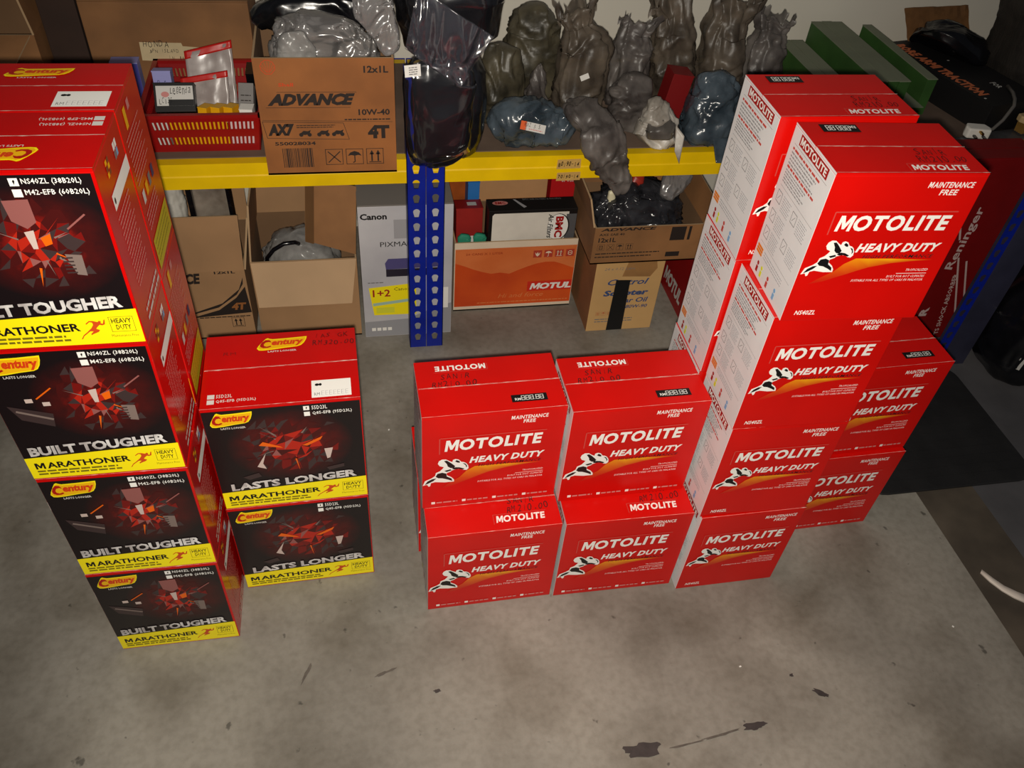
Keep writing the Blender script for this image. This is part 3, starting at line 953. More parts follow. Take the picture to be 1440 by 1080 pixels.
            q.sec('model_checklist')
            for j, (st, x1) in enumerate((('Q85-EFB (95D23L)', 0.083), ('55D23L', 0.047)) if big else (('M42-EFB (60B20L)', 0.072), ('NS40ZL (38B20L)', 0.070))):
                ya = 0.0100 + j * 0.0115
                q.rect(T, 0.0105, ya, 0.0210, ya + 0.0092, OFFWHITE, 1)
                q.text(T, st, 0.0235, ya + 0.001, x1, ya + 0.0085, OFFWHITE, 1, bold=0.015, res=1, spacing=1.06)
        q.sec('worn_crease')
        crease(q, T, 0.002, w, (y1 - 0.0004) if k == 0 else (y0 + 0.0004), seed * 5 + k, density=11)
        if k == 0:
            q.sec('worn_edge')
            crease(q, T, 0.0, w, 0.0005, seed * 3 + 1, density=6)
        q.build_sections(flap)
    return root

GC = 'black, red and yellow battery cartons stacked on the floor'
a0 = century_carton('battery_carton', '', WA, DA, HA, False, True, 51, GC)
for i in range(4):
    r = a0 if i == 0 else dup(a0, (0, 0, 0), 0, '')
    r['label'] = 'black BUILT TOUGHER carton, %s in the front column of its stack' % lev[i]
    put(r, -0.6215 + (0, 0.0006, -0.0004, 0.0002)[i], -0.7600 + (0, 0.0004, 0.0008, 0.0002)[i], i * HA, WA, DA, (-0.6, -0.5, -0.3, -0.4)[i])
a1 = century_carton('battery_carton', '', WA, DA, HA, False, False, 61, GC)
for i in range(4):
    r = a1 if i == 0 else dup(a1, (0, 0, 0), 0, '')
    r['label'] = 'red-sided carton, %s in the rear column behind the BUILT TOUGHER cartons' % lev[i]
    put(r, -0.6200, -0.6312 + (0, 0.0004, 0.0008, 0.0002)[i], i * HA, WA, DA, (-0.6, -0.5, -0.3, -0.4)[i])
b0 = century_carton('battery_carton', 'black LASTS LONGER carton with yellow band standing on the floor', WB, DB, HB, True, False, 71, GC, hand=True)
put(b0, -0.4105, -0.6610, 0, WB, DB, 0.9)
b1 = dup(b0, (0, 0, 0), 0, 'black LASTS LONGER carton with red handwritten top, on another carton of its kind')
put(b1, -0.4100, -0.6600, HB, WB, DB, 0.8)

# ------------------------------------------------------------------ steel storage rack
def keyhole_plate(b, x0, x1, z0, z1, y, pitch, mt, z_first):
    """steel face at depth y with key-shaped slots every pitch"""
    cx = (x0 + x1) / 2
    k = 0
    z = z0
    zc = z_first
    prev = z0
    N = 16
    while zc + pitch / 2 < z1:
        a, c = zc - pitch / 2, zc + pitch / 2
        if k == 0 and a > z0:
            b.raw([(x0, y, z0), (x1, y, z0), (x1, y, a), (x0, y, a)], [(0, 1, 2, 3)], mt)
        hole = []
        for i in range(N):
            an = 2 * math.pi * i / N
            dx, dz = math.cos(an), math.sin(an)
            if dz > -0.55:
                hole.append((cx + 0.0078 * dx, zc + 0.003 + 0.0075 * dz))
            else:
                hole.append((cx + 0.0046 * (1 if dx > 0.05 else -1 if dx < -0.05 else 0), zc - 0.0115))
        outer = []
        for i in range(N):
            an = 2 * math.pi * i / N
            dx, dz = math.cos(an), math.sin(an)
            s_ = max(abs(dx), abs(dz))
            outer.append((cx + (x1 - x0) / 2 * dx / s_, zc + (c - a) / 2 * dz / s_))
        vs_ = [(x, y, q) for x, q in outer] + [(x, y, q) for x, q in hole] + [(x, y + 0.0016, q) for x, q in hole]
        fs_ = []
        for i in range(N):
            j = (i + 1) % N
            fs_ += [(i, j, N + j, N + i), (N + i, N + j, 2 * N + j, 2 * N + i)]
        b.raw(vs_, fs_, mt)
        prev = c
        zc += pitch
        k += 1
    b.raw([(x0, y, prev), (x1, y, prev), (x1, y, z1), (x0, y, z1)], [(0, 1, 2, 3)], mt)

rack = thing('storage_rack', 'blue and yellow steel storage rack with dusty brown deck against the wall', 'rack')
ZT = 0.74
def angle_post(x0, x1, y, ret, mt, zt, first=0.034):
    """one angle upright: slotted face towards the aisle and a return flange"""
    b = MB()
    keyhole_plate(b, x0, x1, 0.0, zt, y, 0.0365, mt, first)
    xr = x1 if ret > 0 else x0
    b.box((xr - 0.0016 if ret > 0 else xr, y, 0), (xr if ret > 0 else xr + 0.0016, y + 0.04, zt), mt)
    b.box((x0, y + 0.0001, 0.0), (x1, y + 0.0016, 0.004), mt)
    return b.build('post', rack)
angle_post(-0.0415, -0.0008, 0.0, -1, BLUE, 0.72)
angle_post(0.0008, 0.0415, 0.0, 1, BLUE, 0.529, 0.0345)
for xa in (-0.0415, 0.0008, -1.25, 1.80):
    b = MB()
    b.box((xa, 0.515, 0), (xa + 0.04, 0.517, 0.529), BLUE)
    b.box((xa, 0.4845, 0), (xa + 0.002, 0.517, 0.529), BLUE)
    b.build('post', rack)
b = MB()
b.box((-1.25, 0.0, 0), (-1.21, 0.002, ZT), BLUE)
b.box((-1.25, 0.0, 0), (-1.248, 0.04, ZT), BLUE)
b.build('post', rack)
b = MB()
b.box((1.80, 0.0, 0), (1.84, 0.002, ZT), BLUE)
b.build('post', rack)
beams = []
for xa, xb in ((-1.21, -0.003), (0.003, 1.80)):
    for yb, sgn in ((0.004, 1), (0.512, -1)):
        b = MB()
        prof = [(0, 0.000, 0.473), (0, 0.0, 0.500), (0, 0.0022, 0.5025), (0, 0.0022, 0.529), (0, 0.026, 0.529), (0, 0.026, 0.512), (0, 0.04, 0.512), (0, 0.04, 0.473)]
        prof = [Vector((0, yb + sgn * p[1], p[2])) for p in prof]
        b.extrude(prof, (xa, 0, 0), (xb, 0, 0), RACKYEL)
        beams.append(b.build('beam', rack))
for xa, xb in ((-1.25, -0.0425), (0.0425, 1.84)):
    b = MB()
    b.box((xa, 0.032, 0.5125), (xb, 0.4840, 0.530), DECK)
    xm = xb if xb < 0 else xa
    b.box((min(xm, math.copysign(0.0015, xm)), 0.044, 0.5125), (max(xm, math.copysign(0.0015, xm)), 0.4840, 0.530), DECK)
    b.build('deck', rack)
TAPE = M('tan_masking_tape', (196, 156, 84), 0.7, vary=0.1, scale=30)
F = Face((0, 0.004, 0), (1, 0, 0), (0, 0, 1), (0, -1, 0))
for (x0, x1, z0, z1, st, sd) in ((0.289, 0.344, 0.4975, 0.5215, '80/90-14', 4), (0.291, 0.3465, 0.468, 0.4895, '70/90-14', 6)):
    b = MB()
    b.poly(F, [(x0, z0), (x1, z0 + 0.001), (x1 - 0.001, z1), (x0 + 0.001, z1 - 0.001)], TAPE, 1)
    b.hand(F, st, x0 + 0.003, z0 + 0.006, x1 - 0.004, z1 - 0.006, BLACK, 2, sd, bold=0.025)
    o = b.build('tape_label', beams[2])
    o['label'] = 'tan tape label with black handwriting'

rack2 = thing('storage_rack', 'blue steel upright with a dark slate strip, neighbouring rack, beside the black bag', 'rack')
b = MB()
keyhole_plate(b, 1.318, 1.350, 0.0, 1.1, -0.205, 0.0365, BLUE, 0.034)
b.build('post', rack2)
b = MB()
b.box((1.351, -0.205, 0), (1.353, -0.165, 1.1), SLATE_STRIP)  # wide dark slate strip next to the slotted blue face
b.box((1.351, -0.207, 0), (1.425, -0.205, 1.1), SLATE_STRIP)
b.box((1.423, -0.205, 0), (1.425, -0.165, 1.1), SLATE_STRIP)
b.build('post', rack2)

# ------------------------------------------------------------------ helpers for soft and folded things
def plastic(name, rgb, rough=0.3, alpha=0.8, rgb2=None, bump=0.25, bscale=60, scale=16):
    return mat(name, rgb, rough, rgb2=rgb2, scale=scale, bump=bump, bscale=bscale, alpha=alpha, lo=0.35, hi=0.7)
P_DUST = plastic('dusty_brown_plastic', (118, 106, 92), 0.42, 0.80, (62, 54, 46))
P_GREY = plastic('dusty_grey_plastic', (124, 117, 112), 0.4, 0.76, (68, 62, 60))
P_OLIVE = plastic('dusty_olive_plastic', (104, 96, 76), 0.42, 0.80, (54, 50, 40))
P_BLUE = plastic('blue_grey_plastic', (92, 104, 114), 0.2, 0.84, (44, 54, 62))
def film(name, rgb, haze, rough=0.14, base=0.05):
    """thin clear film: mostly see-through, glossy at the creases, a little hazy"""
    mt = bpy.data.materials.new(name)
    mt.use_nodes = True
    nt = mt.node_tree
    nt.nodes.clear()
    out = nt.nodes.new('ShaderNodeOutputMaterial')
    tr = nt.nodes.new('ShaderNodeBsdfTransparent')
    tr.inputs[0].default_value = (0.97, 0.97, 0.98, 1)
    gl = nt.nodes.new('ShaderNodeBsdfGlossy')
    gl.inputs['Roughness'].default_value = rough
    df = nt.nodes.new('ShaderNodeBsdfDiffuse')
    df.inputs[0].default_value = (*lin(rgb), 1)
    fr = nt.nodes.new('ShaderNodeFresnel')
    fr.inputs[0].default_value = 1.5
    ad = nt.nodes.new('ShaderNodeMath')
    ad.operation = 'ADD'
    ad.inputs[1].default_value = base
    nt.links.new(fr.outputs[0], ad.inputs[0])
    m1 = nt.nodes.new('ShaderNodeMixShader')
    m1.inputs[0].default_value = haze
    nt.links.new(tr.outputs[0], m1.inputs[1])
    nt.links.new(df.outputs[0], m1.inputs[2])
    m2 = nt.nodes.new('ShaderNodeMixShader')
    nt.links.new(ad.outputs[0], m2.inputs[0])
    nt.links.new(m1.outputs[0], m2.inputs[1])
    nt.links.new(gl.outputs[0], m2.inputs[2])
    nt.links.new(m2.outputs[0], out.inputs[0])
    return mt
P_CLEAR = film('clear_plastic', (150, 150, 158), 0.10)
P_WRAP = film('clear_wrap', (120, 120, 132), 0.04)
P_HAZY = film('hazy_plastic', (168, 164, 162), 0.34, 0.2)
P_MILK = plastic('milky_plastic', (184, 182, 178), 0.25, 0.62, (120, 118, 116))
P_BLACK = plastic('black_bag_plastic', (18, 18, 22), 0.24, 1.0, (8, 8, 10), bump=0.06)
P_SMOKE = plastic('smoky_plastic', (62, 62, 66), 0.18, 0.85, (24, 24, 28))
P_WHITE = plastic('torn_white_plastic', (206, 200, 190), 0.4, 0.95, (130, 122, 112))

def crumple(p, seed, f1=14.0):
    q = Vector((p.x, p.y, p.z * 0.7)) * f1 + Vector((seed * 3.7, seed * 1.3, seed * 2.1))
    k = q * 0.7
    q += Vector((noise.noise(k), noise.noise(k + Vector((17.3, 4.1, 9.7))), noise.noise(k + Vector((3.9, 23.8, 31.1))))) * 0.9
    r1 = 1 - 2.2 * abs(noise.noise(q))
    r2 = 1 - 2.2 * abs(noise.noise(q * 2.2 + Vector((5, 2, 9))))
    r3 = 1 - 2.2 * abs(noise.noise(q * 4.7 + Vector((1, 8, 3))))
    return 0.62 * r1 + 0.36 * r2 + 0.17 * r3 + 0.7 * noise.noise(q * 0.4) - 0.55

def loft_bag(b, st, seed, mt, amp=0.015, nu=66, nv=54, floor_z=None, front_y=None, flare=0.0, pleats=9, f1=14.0, boxy=0.75, close_top=True, close_bottom=True, ragged=0.0):
    """crumpled film lofted through stations (x, y, z, half width, half depth)"""
    rg = random.Random(seed)
    k = len(b.v)
    sl = b.slot(mt)
    S = [tuple(map(float, s)) for s in st]
    def sample(t):
        u = t * (len(S) - 1)
        i = min(int(u), len(S) - 2)
        f = u - i
        f = f * f * (3 - 2 * f)
        return [a + (c - a) * f for a, c in zip(S[i], S[i + 1])]
    ph = rg.uniform(0, 6)
    sideways = abs(S[-1][0] - S[0][0]) > 1.5 * abs(S[-1][2] - S[0][2]) and abs(S[-1][0] - S[0][0]) > 0.1
    for j in range(nv + 1):
        t = j / nv
        x, y, z, ra, rb = sample(t)
        x2, y2, z2 = sample(min(1, t + 0.02))[:3]
        x1, y1, z1 = sample(max(0, t - 0.02))[:3]
        T = Vector((x2 - x1, y2 - y1, z2 - z1))
        T = T.normalized() if T.length > 1e-6 else Vector((0, 0, 1))
        A = Vector((0, 1, 0)) if sideways else Vector((1, 0, 0))
        A = (A - T * A.dot(T)).normalized()
        B = T.cross(A)
        end = 1.0
        if close_bottom and t < 0.10:
            end *= math.sqrt(max(0.0, 1 - (1 - t / 0.10) ** 2)) * 0.97 + 0.03
        if close_top and t > 0.90:
            end *= math.sqrt(max(0.0, 1 - (1 - (1 - t) / 0.10) ** 2)) * 0.97 + 0.03
        for i in range(nu):
            an = 2 * math.pi * i / nu
            c, s_ = math.cos(an), math.sin(an)
            c = math.copysign(abs(c) ** boxy, c)
            s_ = math.copysign(abs(s_) ** boxy, s_)
            pl = 1 + flare * t * t * math.sin(pleats * an + ph + 2 * t)
            p = Vector((x, y, z)) + (A * c * ra + B * s_ * rb) * pl * end
            n_ = (A * c * rb + B * s_ * ra)
            n_ = n_.normalized() if n_.length > 1e-9 else T
            p += n_ * amp * crumple(p, seed, f1) * min(1, end * 1.2)
            p += T * amp * 0.5 * noise.noise(p * 20 + Vector((seed, 0, 0)))
            if ragged and t > 0.8:
                p += T * ragged * ((t - 0.8) / 0.2) ** 2 * (1.6 * noise.noise(Vector((math.cos(an) * 1.7, math.sin(an) * 1.7, seed * 0.7))) + 0.7 * noise.noise(Vector((math.cos(an) * 5, math.sin(an) * 5, seed * 1.7))))
            if floor_z is not None and p.z < floor_z:
                p.z = floor_z + 0.0006 * rg.random()
            if front_y is not None and p.y > front_y:
                p.y = front_y - 0.0006 * rg.random()
            b.v.append(tuple(p))
    for j in range(nv):
        for i in range(nu):
            i2 = (i + 1) % nu
            b.f.append((k + j * nu + i, k + j * nu + i2, k + (j + 1) * nu + i2, k + (j + 1) * nu + i))
            b.mi.append(sl)
    if close_bottom:
        b.f.append(tuple(k + i for i in range(nu))[::-1]); b.mi.append(sl)
    if close_top:
        b.f.append(tuple(k + nv * nu + i for i in range(nu))); b.mi.append(sl)

def sheet(b, corners, seed, mt, amp=0.006, nu=16, nv=16, f1=16.0, sag=0.0, thick=0.0012):
    """thin crumpled film or card between four corners, with thickness"""
    P = [Vector(c) for c in corners]
    n_ = (P[1] - P[0]).cross(P[3] - P[0]).normalized()
    k = len(b.v)
    sl = b.slot(mt)
    lay = []
    for side in (0, 1):
        for j in range(nv + 1):
            for i in range(nu + 1):
                u, v = i / nu, j / nv
                p = P[0] * (1 - u) * (1 - v) + P[1] * u * (1 - v) + P[2] * u * v + P[3] * (1 - u) * v
                p = p + n_ * (amp * crumple(p, seed, f1) + side * thick)
                p.z -= sag * math.sin(math.pi * u) * math.sin(math.pi * v)
                b.v.append(tuple(p))
    N = (nu + 1) * (nv + 1)
    for j in range(nv):
        for i in range(nu):
            a = k + j * (nu + 1) + i
            q = (a, a + 1, a + nu + 2, a + nu + 1)
            b.f += [q[::-1], tuple(c + N for c in q)]
            b.mi += [sl, sl]
    rim = [k + i for i in range(nu + 1)] + [k + j * (nu + 1) + nu for j in range(1, nv + 1)] + [k + nv * (nu + 1) + i for i in range(nu - 1, -1, -1)] + [k + j * (nu + 1) for j in range(nv - 1, 0, -1)]
    for a, c in zip(rim, rim[1:] + rim[:1]):
        b.f.append((a, c, c + N, a + N)); b.mi.append(sl)

def panel(b, corners, t, mt, edge=None):
    """flat board of thickness t between four corners"""
    P = [Vector(c) for c in corners]
    n_ = (P[1] - P[0]).cross(P[3] - P[0]).normalized() * t
    k = len(b.v)
    b.v += [tuple(p) for p in P] + [tuple(p + n_) for p in P]
    for f in ((3, 2, 1, 0), (4, 5, 6, 7)):
        b.f.append(tuple(k + a for a in f)); b.mi.append(b.slot(mt))
    for i in range(4):
        j = (i + 1) % 4
        b.f.append((k + i, k + j, k + 4 + j, k + 4 + i)); b.mi.append(b.slot(edge or mt))

def tray(b, x0, x1, y0, y1, z0, z1, t, out, inn, edge):
    """open-topped carton walls and bottom"""
    b.box((x0, y0, z0), (x1, y1, z0 + t), out)
    b.box((x0, y0, z0), (x1, y0 + t, z1), out, {'back': inn, 'top': edge})
    b.box((x0, y1 - t, z0), (x1, y1, z1), out, {'front': inn, 'top': edge})
    b.box((x0, y0 + t, z0), (x0 + t, y1 - t, z1), out, {'right': inn, 'top': edge})
    b.box((x1 - t, y0 + t, z0), (x1, y1 - t, z1), out, {'left': inn, 'top': edge})

def front_face(y):
    return Face((0, y, 0), (1, 0, 0), (0, 0, 1), (0, -1, 0))

def care_icons(b, F, x0, z0, s, gap, ink, kinds, layer=1, plate=None):
    """square shipping pictograms: no hooks, umbrella, this way up"""
    for i, kd in enumerate(kinds):
        x = x0 + i * (s + gap)
        if plate:
            b.rect(F, x, z0, x + s, z0 + s, plate, layer)
        else:
            b.frame(F, x, z0, x + s, z0 + s, s * 0.035, ink, layer)
        c = x + s / 2
        if kd == 'x':
            b.line(F, [(x + s * 0.15, z0 + s * 0.15), (x + s * 0.85, z0 + s * 0.85)], s * 0.06, ink, layer + 1)
            b.line(F, [(x + s * 0.15, z0 + s * 0.85), (x + s * 0.85, z0 + s * 0.15)], s * 0.06, ink, layer + 1)
        elif kd == 'umbrella':
            b.poly(F, [(x + s * 0.1, z0 + s * 0.55), (x + s * 0.25, z0 + s * 0.76), (c, z0 + s * 0.86), (x + s * 0.75, z0 + s * 0.76), (x + s * 0.9, z0 + s * 0.55), (x + s * 0.7, z0 + s * 0.6), (c, z0 + s * 0.55), (x + s * 0.3, z0 + s * 0.6)], ink, layer + 1)
            b.line(F, [(c, z0 + s * 0.55), (c, z0 + s * 0.16), (c - s * 0.12, z0 + s * 0.12)], s * 0.06, ink, layer + 1)
        elif kd == 'up':
            for q in (0.32, 0.68):
                b.line(F, [(x + s * q, z0 + s * 0.18), (x + s * q, z0 + s * 0.7)], s * 0.09, ink, layer + 1)
                b.poly(F, [(x + s * (q - 0.14), z0 + s * 0.62), (x + s * (q + 0.14), z0 + s * 0.62), (x + s * q, z0 + s * 0.9)], ink, layer + 1)
            b.line(F, [(x + s * 0.15, z0 + s * 0.13), (x + s * 0.85, z0 + s * 0.13)], s * 0.05, ink, layer + 1)
        elif kd == 'hand':
            b.poly(F, [(x + s * 0.2, z0 + s * 0.75), (x + s * 0.4, z0 + s * 0.5), (x + s * 0.5, z0 + s * 0.8), (x + s * 0.62, z0 + s * 0.5), (x + s * 0.82, z0 + s * 0.75), (x + s * 0.7, z0 + s * 0.35), (x + s * 0.5, z0 + s * 0.15), (x + s * 0.3, z0 + s * 0.35)], ink, layer + 1)
        else:
            b.frame(F, x + s * 0.25, z0 + s * 0.2, x + s * 0.75, z0 + s * 0.8, s * 0.08, ink, layer + 1)
            b.line(F, [(x + s * 0.4, z0 + s * 0.5), (x + s * 0.6, z0 + s * 0.5)], s * 0.08, ink, layer + 1)

DZ = 0.530     # deck top

# ------------------------------------------------------------------ on the deck: oil carton
X0, X1, Y0, Y1, Z1 = -0.3215, -0.0645, -0.045, 0.165, 0.768
t = thing('oil_carton', 'brown ADVANCE motor-oil carton on the shelf, stuffed with clear plastic bags', 'carton', (-0.193, 0.06, DZ))
def local(o):
    return Vector(o.location)
b = MB()
tray(b, X0, X1, Y0, Y1, DZ, Z1, 0.004, CARD_S, CARD_IN, CARD_EDGE)
L = -local(t)
def shift(mb, v):
    mb.v = [tuple(Vector(p) + v) for p in mb.v]
    return mb
shift(b, L).build('body', t)
F = front_face(Y0)
b = MB()
b.sec('shell_emblem')
SHELLINK = M('shell_red_ink', (206, 62, 18), 0.6)
sc = []
for i in range(15):
    a = math.radians(-20 + i * 220 / 14)
    r = 0.0135 * (1.0 if i % 2 == 0 else 0.93)
    sc.append((-0.295 + r * math.cos(a), 0.7515 + r * math.sin(a)))
sc += [(-0.300, 0.7385), (-0.290, 0.7385)]
b.line(F, sc + sc[:1], 0.0011, SHELLINK, 1)
for i in range(7):
    a = math.radians(0 + i * 30)
    b.line(F, [(-0.295 + 0.002 * math.cos(a), 0.7415), (-0.295 + 0.0115 * math.cos(a), 0.7515 + 0.0105 * math.sin(a))], 0.0006, SHELLINK, 1)
b.sec('brand_lettering')
b.text(F, 'Shell', -0.280, 0.7145, -0.253, 0.7215, SHELLINK, 1, bold=0.02, res=1)
b.text(F, 'ADVANCE', -0.3045, 0.6765, -0.1400, 0.7005, KINK, 1, bold=0.062, shear=0.36, res=2, spacing=1.0)
b.line(F, [(-0.308, 0.6730), (-0.150, 0.6720)], 0.0008, KINK, 1)
b.line(F, [(-0.285, 0.7035), (-0.137, 0.7025)], 0.0008, KINK, 1)
b.text(F, '12x1L', -0.1215, 0.7400, -0.0755, 0.7535, KINK, 1, bold=0.03)
b.sec('grade_lettering')
b.text(F, '10W-40', -0.1355, 0.6555, -0.0750, 0.6680, KINK, 1, bold=0.03)
b.dashes(F, -0.163, -0.075, 0.6455, 0.0026, KINK, 1, seed=3)
b.text(F, '4T', -0.1195, 0.6060, -0.0770, 0.6345, KINK, 1, bold=0.06)
b.line(F, [(-0.318, 0.6480), (-0.070, 0.6410)], 0.0007, KINK, 1)
b.sec('model_panel')
b.line(F, [(-0.3185, 0.6450), (-0.166, 0.6400), (-0.1565, 0.6050), (-0.3130, 0.6105), (-0.3185, 0.6450)], 0.0009, KINK, 1)
b.text(F, 'AX7', -0.3105, 0.6145, -0.2600, 0.6400, KINK, 1, bold=0.07, shear=0.2)
b.dashes(F, -0.256, -0.182, 0.6350, 0.0016, KINK, 1, seed=5)
b.dashes(F, -0.256, -0.186, 0.6310, 0.0016, KINK, 1, seed=6)
for i, xx in enumerate((-0.2535, -0.2190, -0.1905)):     # little motorcycles
    b.disc(F, xx + 0.005, 0.6165, 0.0042, 0.0042, KINK, 1, 10)
    b.disc(F, xx + 0.021, 0.6165, 0.0042, 0.0042, KINK, 1, 10)
    b.poly(F, [(xx + 0.003, 0.6190), (xx + 0.010, 0.6250), (xx + 0.018, 0.6240), (xx + 0.024, 0.6265), (xx + 0.021, 0.6180), (xx + 0.012, 0.6160)], KINK, 2)
b.sec('barcode')
b.text(F, '550028034', -0.3005, 0.5945, -0.2225, 0.6020, KINK, 1, bold=0.03)
rg = random.Random(8)
x = -0.2885
while x < -0.2300:
    wv = rg.uniform(0.0008, 0.0028)
    b.rect(F, x, 0.5460, x + wv, 0.5880, KINK, 1)
    x += wv + rg.uniform(0.0008, 0.002)
b.sec('shipping_icons')
care_icons(b, F, -0.2060, 0.5500, 0.0345, 0.0060, KINK, ('x', 'umbrella', 'up'))
shift(b, L).build_sections(t)

def soft(name, label, cat, mb, parts=(), group=None, smooth=True):
    """a crumpled thing: origin at the middle of its base; parts = [(name, MB)]"""
    lo = Vector([min(v[i] for v in mb.v) for i in range(3)])
    hi = Vector([max(v[i] for v in mb.v) for i in range(3)])
    c = Vector(((lo.x + hi.x) / 2, (lo.y + hi.y) / 2, lo.z))
    shift(mb, -c)
    o = mb.build(name, smooth=smooth, loc=c)
    tag(o, label, cat, group)
    for pn, pm in parts:
        shift(pm, -c)
        pm.build(pn, o, smooth=(pn not in ('label', 'frame')))
    return o

GB = 'plastic-wrapped spare parts on the shelf'
b = MB()
loft_bag(b, [(-0.192, 0.022, DZ + 0.005, 0.090, 0.022), (-0.192, 0.022, 0.66, 0.100, 0.026), (-0.192, 0.022, 0.745, 0.103, 0.028), (-0.185, 0.022, 0.795, 0.092, 0.026), (-0.180, 0.024, 0.818, 0.055, 0.016)], 3, P_HAZY, amp=0.022, f1=21, nu=110, nv=80, boxy=0.6, floor_z=DZ + 0.0045)
soft('plastic_bag', 'clear crumpled plastic bag filling the ADVANCE oil carton', 'plastic bag', b, group=GB)
b = MB()
loft_bag(b, [(-0.238, -0.026, DZ + 0.005, 0.026, 0.006), (-0.240, -0.026, 0.70, 0.034, 0.007), (-0.242, -0.026, 0.775, 0.036, 0.008), (-0.246, -0.022, 0.808, 0.018, 0.005)], 5, P_MILK, amp=0.007, f1=20, floor_z=DZ + 0.0045)
soft('plastic_bag', 'milky folded plastic bag peeking out of the ADVANCE oil carton', 'plastic bag', b, group=GB)
b = MB()
loft_bag(b, [(-0.326, 0.110, 0.778, 0.016, 0.017), (-0.27, 0.110, 0.793, 0.032, 0.034), (-0.16, 0.112, 0.797, 0.034, 0.036), (-0.10, 0.112, 0.793, 0.030, 0.032), (-0.060, 0.110, 0.778, 0.016, 0.017)], 7, P_BLACK, amp=0.008, f1=16)
soft('plastic_roll', 'black plastic-wrapped roll lying on top of the ADVANCE oil carton', 'roll', b)

# ------------------------------------------------------------------ carton with a cream paper label
t = thing('parts_carton', 'large brown carton with a cream HONDA label, behind the red basket', 'carton', (-0.52, 0.40, DZ))
b = MB()
b.box((-0.692, 0.315, DZ), (-0.350, 0.500, 0.735), CARD_D)
b.box((-0.692, 0.3155, 0.735), (-0.350, 0.407, 0.738), CARD_D)
b.box((-0.692, 0.409, 0.735), (-0.350, 0.4995, 0.738), CARD_D)
shift(b, -local(t)).build('body', t, bevel=0.002)
F = front_face(0.315)
b = MB()
CREAM = M('cream_paper', (206, 186, 146), 0.8, vary=0.15, scale=20)
b.poly(F, [(-0.590, 0.612), (-0.462, 0.606), (-0.460, 0.640), (-0.500, 0.643), (-0.502, 0.650), (-0.588, 0.652)], CREAM, 1)
b.hand(F, 'HONDA', -0.582, 0.642, -0.528, 0.655, KINK, 2, 3)
b.hand(F, 'JPN ISLAND', -0.572, 0.629, -0.510, 0.637, KINK, 2, 4)
b.hand(F, 'IN JAPAN', -0.535, 0.614, -0.480, 0.622, KINK, 2, 5)
shift(b, -local(t)).build('label', t)
b = MB()
loft_bag(b, [(-0.60, 0.40, 0.74, 0.06, 0.04), (-0.60, 0.41, 0.775, 0.07, 0.05), (-0.58, 0.42, 0.80, 0.03, 0.02)], 9, P_SMOKE, amp=0.014, floor_z=0.7386)
soft('plastic_bag', 'dark smoky plastic bag lying on the HONDA carton', 'plastic bag', b, group=GB)

# dark filler added so the gap stays dark, and open carton at the rack's far end
GAP_DARK = M('dark_gap_brown', (60, 40, 30), 0.8, vary=0.3, scale=8)
t = thing('parts_carton', 'dark brown filler added in the gap between the HONDA carton and open carton', 'carton', (-0.735, 0.41, DZ))
b = MB()
b.box((-0.775, 0.33, DZ), (-0.700, 0.50, 0.775), GAP_DARK)
shift(b, -local(t)).build('body', t, bevel=0.002)
b = MB()
b.box((-0.7745, 0.3305, 0.775), (-0.7005, 0.413, 0.778), GAP_DARK)
shift(b, -local(t)).build('top_flap', t)
b = MB()
b.box((-0.7745, 0.417, 0.775), (-0.7005, 0.4995, 0.778), GAP_DARK)
shift(b, -local(t)).build('top_flap', t)
t = thing('open_carton', 'open brown carton at the shelf end, next to the dark filler', 'carton', (-0.91, 0.38, DZ))
b = MB()
tray(b, -1.04, -0.782, 0.28, 0.50, DZ, 0.68, 0.004, CARD_D, CARD_IN, CARD_EDGE)
shift(b, -local(t)).build('body', t)
for q in ([(-0.785, 0.28, 0.68), (-0.785, 0.50, 0.68), (-0.800, 0.50, 0.80), (-0.800, 0.28, 0.80)], [(-1.04, 0.28, 0.68), (-0.79, 0.28, 0.68), (-0.83, 0.20, 0.625), (-1.03, 0.20, 0.63)], [(-0.79, 0.497, 0.68), (-1.04, 0.497, 0.68), (-1.04, 0.52, 0.80), (-0.79, 0.52, 0.80)]):
    b = MB()
    panel(b, q, 0.004, CARD_D, CARD_EDGE)
    shift(b, -local(t)).build('flap', t)
b = MB()
loft_bag(b, [(-0.835, 0.24, DZ, 0.022, 0.022), (-0.835, 0.24, 0.57, 0.026, 0.026), (-0.835, 0.24, 0.612, 0.022, 0.022)], 12, M('lime_plastic', (206, 208, 30), 0.4), amp=0.0015, nu=24, nv=16)
loft_bag(b, [(-0.835, 0.24, 0.606, 0.012, 0.012), (-0.835, 0.24, 0.628, 0.012, 0.012)], 13, MATS['lime_plastic'], amp=0.0005, nu=16, nv=6)
soft('oil_bottle', 'lime yellow bottle standing in front of the open carton', 'bottle', b)

